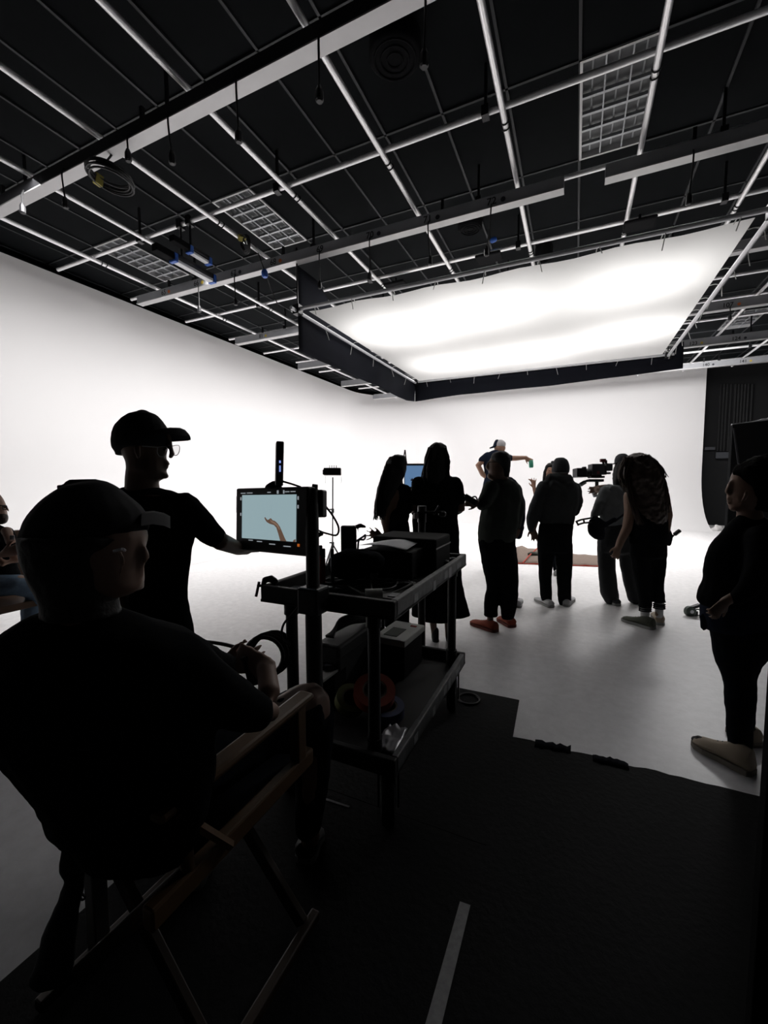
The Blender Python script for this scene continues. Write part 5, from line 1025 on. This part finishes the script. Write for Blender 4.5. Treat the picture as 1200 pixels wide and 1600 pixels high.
b.rows([(752, 140, 166), (757, 110, 178), (765, 90, 190), (778, 71, 205), (795, 52, 222), (810, 40, 230), (825, 33, 231), (838, 29, 222), (852, 27, 205), (862, 28, 192)], .86)
b.ball(95, 761, 8, 4); b.limb([(112, 760, 14), (150, 757, 10)]); cp = b.build('cap', MATS['black_cap'], p, .006, .003, .05)
b = Blob(d); b.rows([(838, 27, 205), (850, 26.5, 200), (862, 28, 186), (885, 34, 184), (905, 42, 184), (925, 54, 184), (945, 62, 186), (962, 62, 190)], .86, dd=-.03); b.build('hair', hair_k, p, .007, .006, .03)
vis = MB(); rs = []
for f, hw, xx, yy, dz in ((0, .06, 222, 808, .02), (.4, .075, 240, 806, .07), (.75, .06, 256, 809, .11), (1, .02, 266, 814, .13)):
    c = at(xx, yy, d + dz); s_ = unit(FWD * .75 - RGT * .4); rs.append([c - s_ * hw - UPV * .018, c - s_ * hw * .5 + UPV * .006, c + UPV * .012, c + s_ * hw * .5 + UPV * .006, c + s_ * hw - UPV * .01, c - UPV * .008])
vis.rings(rs).build('visor', MATS['black_cap'], cp, True)
MB().tube(spline([at(178, 861, d - .12), at(190, 858, d - .125), at(195, 860, d - .115)], 3), .003, 6).build('glasses_arm', steel, p)
shoe(p, black_shoe, grey_sole, (476, 1352), (492, 1300), .1, .08, d); shoe(p, black_shoe, grey_sole, (296, 1395), (318, 1350), .1, .08, d)
t = thing('hand_controller', 'black handheld controller gripped by the seated person', 'controller', at(398, 1045, d + .27))
MB().obox(at(396, 1044, d + .29), unit(RGT + UPV * .25), unit(UPV - RGT * .25), FWD, .04, .09, .05).build('body', black_plastic, t, bevel=.01); MB().lathe(at(383, 1030, d + .29), UPV, [(-.008, .014), (.006, .016), (.012, .01)], 10).build('knob', black_plastic, t, True)

# --- wooden folding chair
wood = mat('varnished_wood', (.105, .055, .02), .45, var=.35, scale=6, bump=.1)
dark_wood = mat('dark_stained_wood', (.03, .018, .009), .5, var=.3, scale=6)
ch = thing('folding_chair', 'varnished wooden folding director chair with a black canvas seat', 'chair', (-1.03, .8, 0))
XR_, XL_ = -.752, -1.31
for x, nm in ((XR_, 0), (XL_, 1)):
    MB().box((x - .028, .52 if nm == 0 else .72, .788), (x + .028, 1.055, .812)).build('armrest', wood, ch, bevel=.01)
    MB().box((x - .016, .5 if nm == 0 else .7, .575), (x + .016, 1.06, .625)).build('seat_rail', wood, ch, bevel=.006)
    MB().box((x - .018, .98, .62), (x + .018, 1.02, .79)).build('arm_post', wood, ch, bevel=.004)
    MB().tube([(x, .60 if nm == 0 else .72, .6), (x, .565 if nm == 0 else .7, 1.08)], .015, 8).build('back_post', wood, ch, True)
    MB().box((x - .016, .55, .012), (x + .016, 1.08, .045)).build('foot_rail', dark_wood, ch, bevel=.006)
for y in (.64, 1.0):
    a, b_ = np.array([XL_ + .02, y, .035]), np.array([XR_ - .02, y, .59]); c, e = np.array([XR_ - .02, y + .03, .035]), np.array([XL_ + .02, y + .03, .59])
    for q, r in ((a, b_), (c, e)): MB().obox((q + r) / 2, unit(r - q), (0, 1, 0), np.cross(unit(r - q), (0, 1, 0)), np.linalg.norm(r - q), .024, .045).build('leg', dark_wood, ch, bevel=.004)
MB().box((-1.325, .69, 0), (-1.28, .735, .58)).build('leg', mat('worn_grey_wood', (.09, .085, .08), .6, var=.3), ch, bevel=.004)
n = 8; vs = [(XL_ + (XR_ - XL_) * i / n, yy, .612 - .045 * math.sin(math.pi * i / n)) for yy in (.64, 1.03) for i in range(n + 1)]
MB().add(vs, [(i, i + 1, n + 2 + i, n + 1 + i) for i in range(n)]).build('seat', black_cloth, ch, True, solid=.006)
vs = [(XL_ + (XR_ - XL_) * i / n, .575 - .05 * math.sin(math.pi * i / n), zz) for zz in (.88, 1.08) for i in range(n + 1)]
MB().add(vs, [(i, i + 1, n + 2 + i, n + 1 + i) for i in range(n)]).build('backrest', black_cloth, ch, True, solid=.006)
MB().tube([(XR_ + .02, .56, .79), (XR_ + .02, .70, .60)], .012, 6).build('strut', wood, ch)
t = thing('cloth_bag', 'dark cloth bag hanging at the left side of the folding chair down to the floor', 'bag', (-1.38, .66, 0))
b = Blob(1.08); b.rows([(1285, 98, 124), (1310, 95, 128), (1345, 90, 132), (1365, 88, 133), (1372, 96, 133), (1395, 88, 132), (1430, 76, 124), (1470, 62, 118), (1510, 50, 116), (1530, 44, 112)], .6, dd=.04); b.build('bag', mat('dark_grey_cloth', (.022, .024, .028), .95, var=.3, scale=20, bump=.2), t, .01, .02, .1)
MB().tube(spline([at(115, 1300, 1.1), at(118, 1285, 1.08), at(128, 1275, 1.04)], 3), .008, 6).build('strap', black_cloth, t); MB().tube(spline([at(126, 1395, 1.14), at(133, 1402, 1.14), at(128, 1406, 1.14), at(124, 1400, 1.14)], 4), .003, 5).build('cord', black_rubber, t)

# --- woman standing at the right edge, profile to the left
d = dfeet(1140, 1195); p = person('person with a curly updo in a dark jacket standing in profile at the right edge', onz(1150, 1195, 0))
b = Blob(d)
b.rows([(728, 1152, 1200), (738, 1144, 1205), (748, 1140, 1208), (757, 1137.5, 1208), (766, 1136, 1207), (775, 1135, 1205), (783, 1135.5, 1200), (790, 1138, 1195), (796, 1146, 1188), (802, 1156, 1185)], .72, shrink=.98)
b.limb([(1142, 754, 4), (1138, 763, 4), (1135.5, 768, 4), (1139, 771, 4)], 1.2, n=10).limb([(1141, 778, 4.5), (1138, 779.5, 3)], 1.6).limb([(1141, 783.5, 4.5), (1138.5, 784.5, 3)], 1.6).limb([(1145, 792, 7), (1147, 795, 6)], 1.3)
b.limb([(1167, 768, 4, -.085), (1165, 776, 4, -.088), (1160, 783, 3, -.085)], .6)
b.rows([(795, 1152, 1190), (812, 1150, 1195)], .8)
b.rows([(830, 1130, 1215), (870, 1108, 1222), (920, 1110, 1225), (960, 1110, 1222), (1000, 1116, 1218)], .6, shrink=.9)
b.limb([(1185, 850, 18, -.12), (1180, 900, 15, -.15), (1155, 930, 11, -.17), (1132, 940, 8, -.17)]); hand(b, 1135, 938, -.75, .8, .13, dd=-.17, curl=.9, thumb=1)
b.limb([(1160, 1000, 20), (1158, 1070, 14), (1157, 1150, 15), (1156, 1180, 12)]).limb([(1165, 1000, 14, .08), (1164, 1070, 10, .13), (1167, 1140, 8, .16)])
b.build('body', skin_near, p, .007)
b = Blob(d)
b.rows([(800, 1156, 1186), (806, 1150, 1192), (815, 1140, 1205), (830, 1128, 1216), (848, 1112, 1225), (865, 1102, 1228), (885, 1099, 1230), (908, 1097, 1230), (922, 1092, 1230), (934, 1088, 1230), (942, 1090, 1228), (948, 1096, 1226)], .6)
b.limb([(1190, 840, 26, -.12), (1186, 880, 24, -.16), (1170, 920, 18, -.18), (1150, 936, 13, -.18)]); b.build('jacket', cloth_k, p, .01, .02, .11)
b = Blob(d); b.rows([(940, 1096, 1226), (965, 1094, 1226), (978, 1096, 1224), (986, 1103, 1222)], .62); b.limb([(1097, 962, 5, -.1), (1100, 980, 6, -.1)]); b.build('sweatshirt_hem', cloth_n, p, .01, .012, .1)
b = Blob(d)
b.rows([(980, 1106, 1222), (1000, 1110, 1216), (1020, 1114, 1206), (1040, 1120, 1186), (1055, 1126, 1181), (1070, 1130, 1182), (1085, 1131, 1183), (1110, 1134, 1181), (1140, 1136, 1177), (1168, 1137, 1176)], .8).rows([(1030, 1130, 1192, .12), (1060, 1140, 1184, .14), (1100, 1146, 1182, .16), (1150, 1156, 1180, .18)], .8)
b.build('trousers', denim_k, p, .01, .014, .07)
b = Blob(d); b.rows([(710, 1188, 1215), (716, 1172, 1222), (723, 1157, 1226), (731, 1147, 1229), (740, 1146, 1230), (752, 1151, 1230), (765, 1158, 1228), (780, 1165, 1224), (795, 1170, 1218)], .92, dd=-.03); hb = b.build('hair', mat('curly_black_hair', (.004, .0035, .003), .95, bump=.5, scale=80, spec=.05), p, .008, .03, .035)
b = Blob(d); b.limb([(1143, 759.5, .9, -.055), (1145.5, 760, 1.0, -.062)], .6); b.build('eye', MATS['eye_dark'], p, .004, smooth=1)
s_ = shoe(p, beige_shoe, mat('beige_sole', (.2, .18, .15), .8), (1177, 1212), (1084, 1163), .105, .118, d, 'beige trainer with a black toe'); a_, b_ = onz(1177, 1212, 0), onz(1084, 1163, 0); tt = unit(b_ - a_)
bl = Blob(d); bl.limb3([b_ - tt * .03 + np.array([0, 0, .035]), b_ - tt * .012 + np.array([0, 0, .03])], [.036, .026], .7); bl.build('toe_cap', black_shoe, s_, .007)
shoe(p, beige_shoe, MATS['beige_sole'], (1184, 1168), (1140, 1140), .1, .09, d)

# --- seated man at the left edge with folded arms
d = 3.0; ft = at(10, 900, d); p = person('person in a black t-shirt and blue jeans sitting with folded arms at the left edge', (ft[0], ft[1], 0))
b = Blob(d)
b.rows([(770, -30, -2), (778, -34, 4), (786, -36, 8), (794, -36, 10.5), (802, -36, 11), (808, -34, 12.5), (813, -30, 12), (816, -22, 6)], .75)
b.limb([(9, 790, 1.6), (12, 796, 2), (13, 798, 1.8)], 1.2, n=10); b.rows([(812, -28, -4), (822, -28, -2)], .8)
b.rows([(824, -45, 10), (850, -50, 24), (880, -50, 24), (905, -46, 30)], .55, shrink=.88)
b.limb([(10, 830, 9, -.08), (18, 850, 9, -.14), (24, 876, 8, -.18), (5, 880, 7.5, -.24), (-14, 872, 6, -.26)]).limb([(-2, 868, 6, -.24), (3, 866, 4, -.25)]); 
hand(b, 4, 866, .9, -.3, .16, dd=-.26, curl=.7)
b.limb([(-10, 915, 18, -.1), (30, 912, 17, -.05), (58, 920, 15, .02)]).limb([(58, 925, 13, .03), (50, 975, 10, .05), (44, 1040, 7, .05)])
b.build('body', mat('skin_mid', (.28, .16, .11), .5, var=.1), p, .008)
b = Blob(d); b.rows([(820, -34, 0), (826, -48, 12), (840, -54, 24), (860, -56, 27), (885, -52, 28), (900, -48, 32), (910, -46, 30)], .58); b.limb([(10, 832, 12, -.06), (17, 848, 12, -.12), (20, 858, 11.5, -.15)]); b.build('t_shirt', cloth_k, p, .011, .014, .1)
MB().obox(at(19, 840, d - .19), RGT, UPV, FWD, .03, .03, .004).build('chest_print', mat('grey_print', (.3, .3, .33), .8), p)
b = Blob(d); b.limb([(-10, 915, 21, -.1), (28, 914, 20, -.05), (56, 920, 18, .02)]).limb([(58, 922, 17, .03), (52, 960, 14, .05), (46, 1035, 11, .05)]); b.limb([(-20, 925, 20, .1), (20, 925, 19, .18), (48, 930, 16, .22)]).limb([(48, 932, 15, .22), (44, 985, 12, .22), (40, 1040, 10, .22)]); b.build('jeans', denim, p, .011, .014, .09)
b = Blob(d); b.rows([(763, -26, -12), (768, -36, -2), (778, -38, -8), (792, -38, -16)], .8); b.build('hair', hair_b, p, .009, .008, .03)
b = Blob(d); b.rows([(803, -20, 11.5), (810, -18, 13.2), (816, -12, 11), (819, -8, 6)], .76); b.build('beard', hair_b, p, .008, .005, .03)
MB().tube(spline([at(10, 790, d - .02), at(8, 790, d - .09), at(-12, 789, d - .12)], 3), .004, 5).tube(circle(at(7.5, 793, d - .085), RGT, UPV, .016, 12), .003, 5, True).build('glasses', mat('dark_frame', (.03, .025, .03), .3), p)
fz = onz(46, 1050, 0); shoe(p, black_shoe, grey_sole, (46, 1046), (66, 1050), .1, .08, d); shoe(p, black_shoe, grey_sole, (30, 1036), (50, 1040), .1, .08, d)
t = thing('brown_armchair', 'dark brown wooden chair under the person at the left edge', 'chair', (ft[0], ft[1], 0)); cx_, cy_ = ft[0], ft[1]
sz = at(0, 935, d)[2]; brown = mat('dark_brown_wood', (.075, .035, .015), .5, var=.3)
MB().box((cx_ - .35, cy_ - .28, sz - .06), (cx_ + .2, cy_ + .26, sz - .01)).build('seat', brown, t, bevel=.01); MB().box((cx_ - .38, cy_ - .28, sz - .05), (cx_ - .33, cy_ + .26, sz + .45)).build('backrest', brown, t, bevel=.01)
for xx in (-.33, .17):
    for yy in (-.26, .22): MB().box((cx_ + xx, cy_ + yy, 0), (cx_ + xx + .04, cy_ + yy + .04, sz - .05)).build('leg', brown, t, bevel=.004)
MB().box((cx_ - .34, cy_ - .34, sz + .1), (cx_ + .22, cy_ - .28, sz + .14)).build('armrest', brown, t, bevel=.01); MB().box((cx_ + .12, cy_ - .33, 0), (cx_ + .17, cy_ - .29, sz + .1)).build('arm_post', brown, t)
MB().box((cx_ - .34, cy_ - .33, .06), (cx_ + .16, cy_ - .3, sz + .09)).build('side_panel', brown, t, bevel=.006)
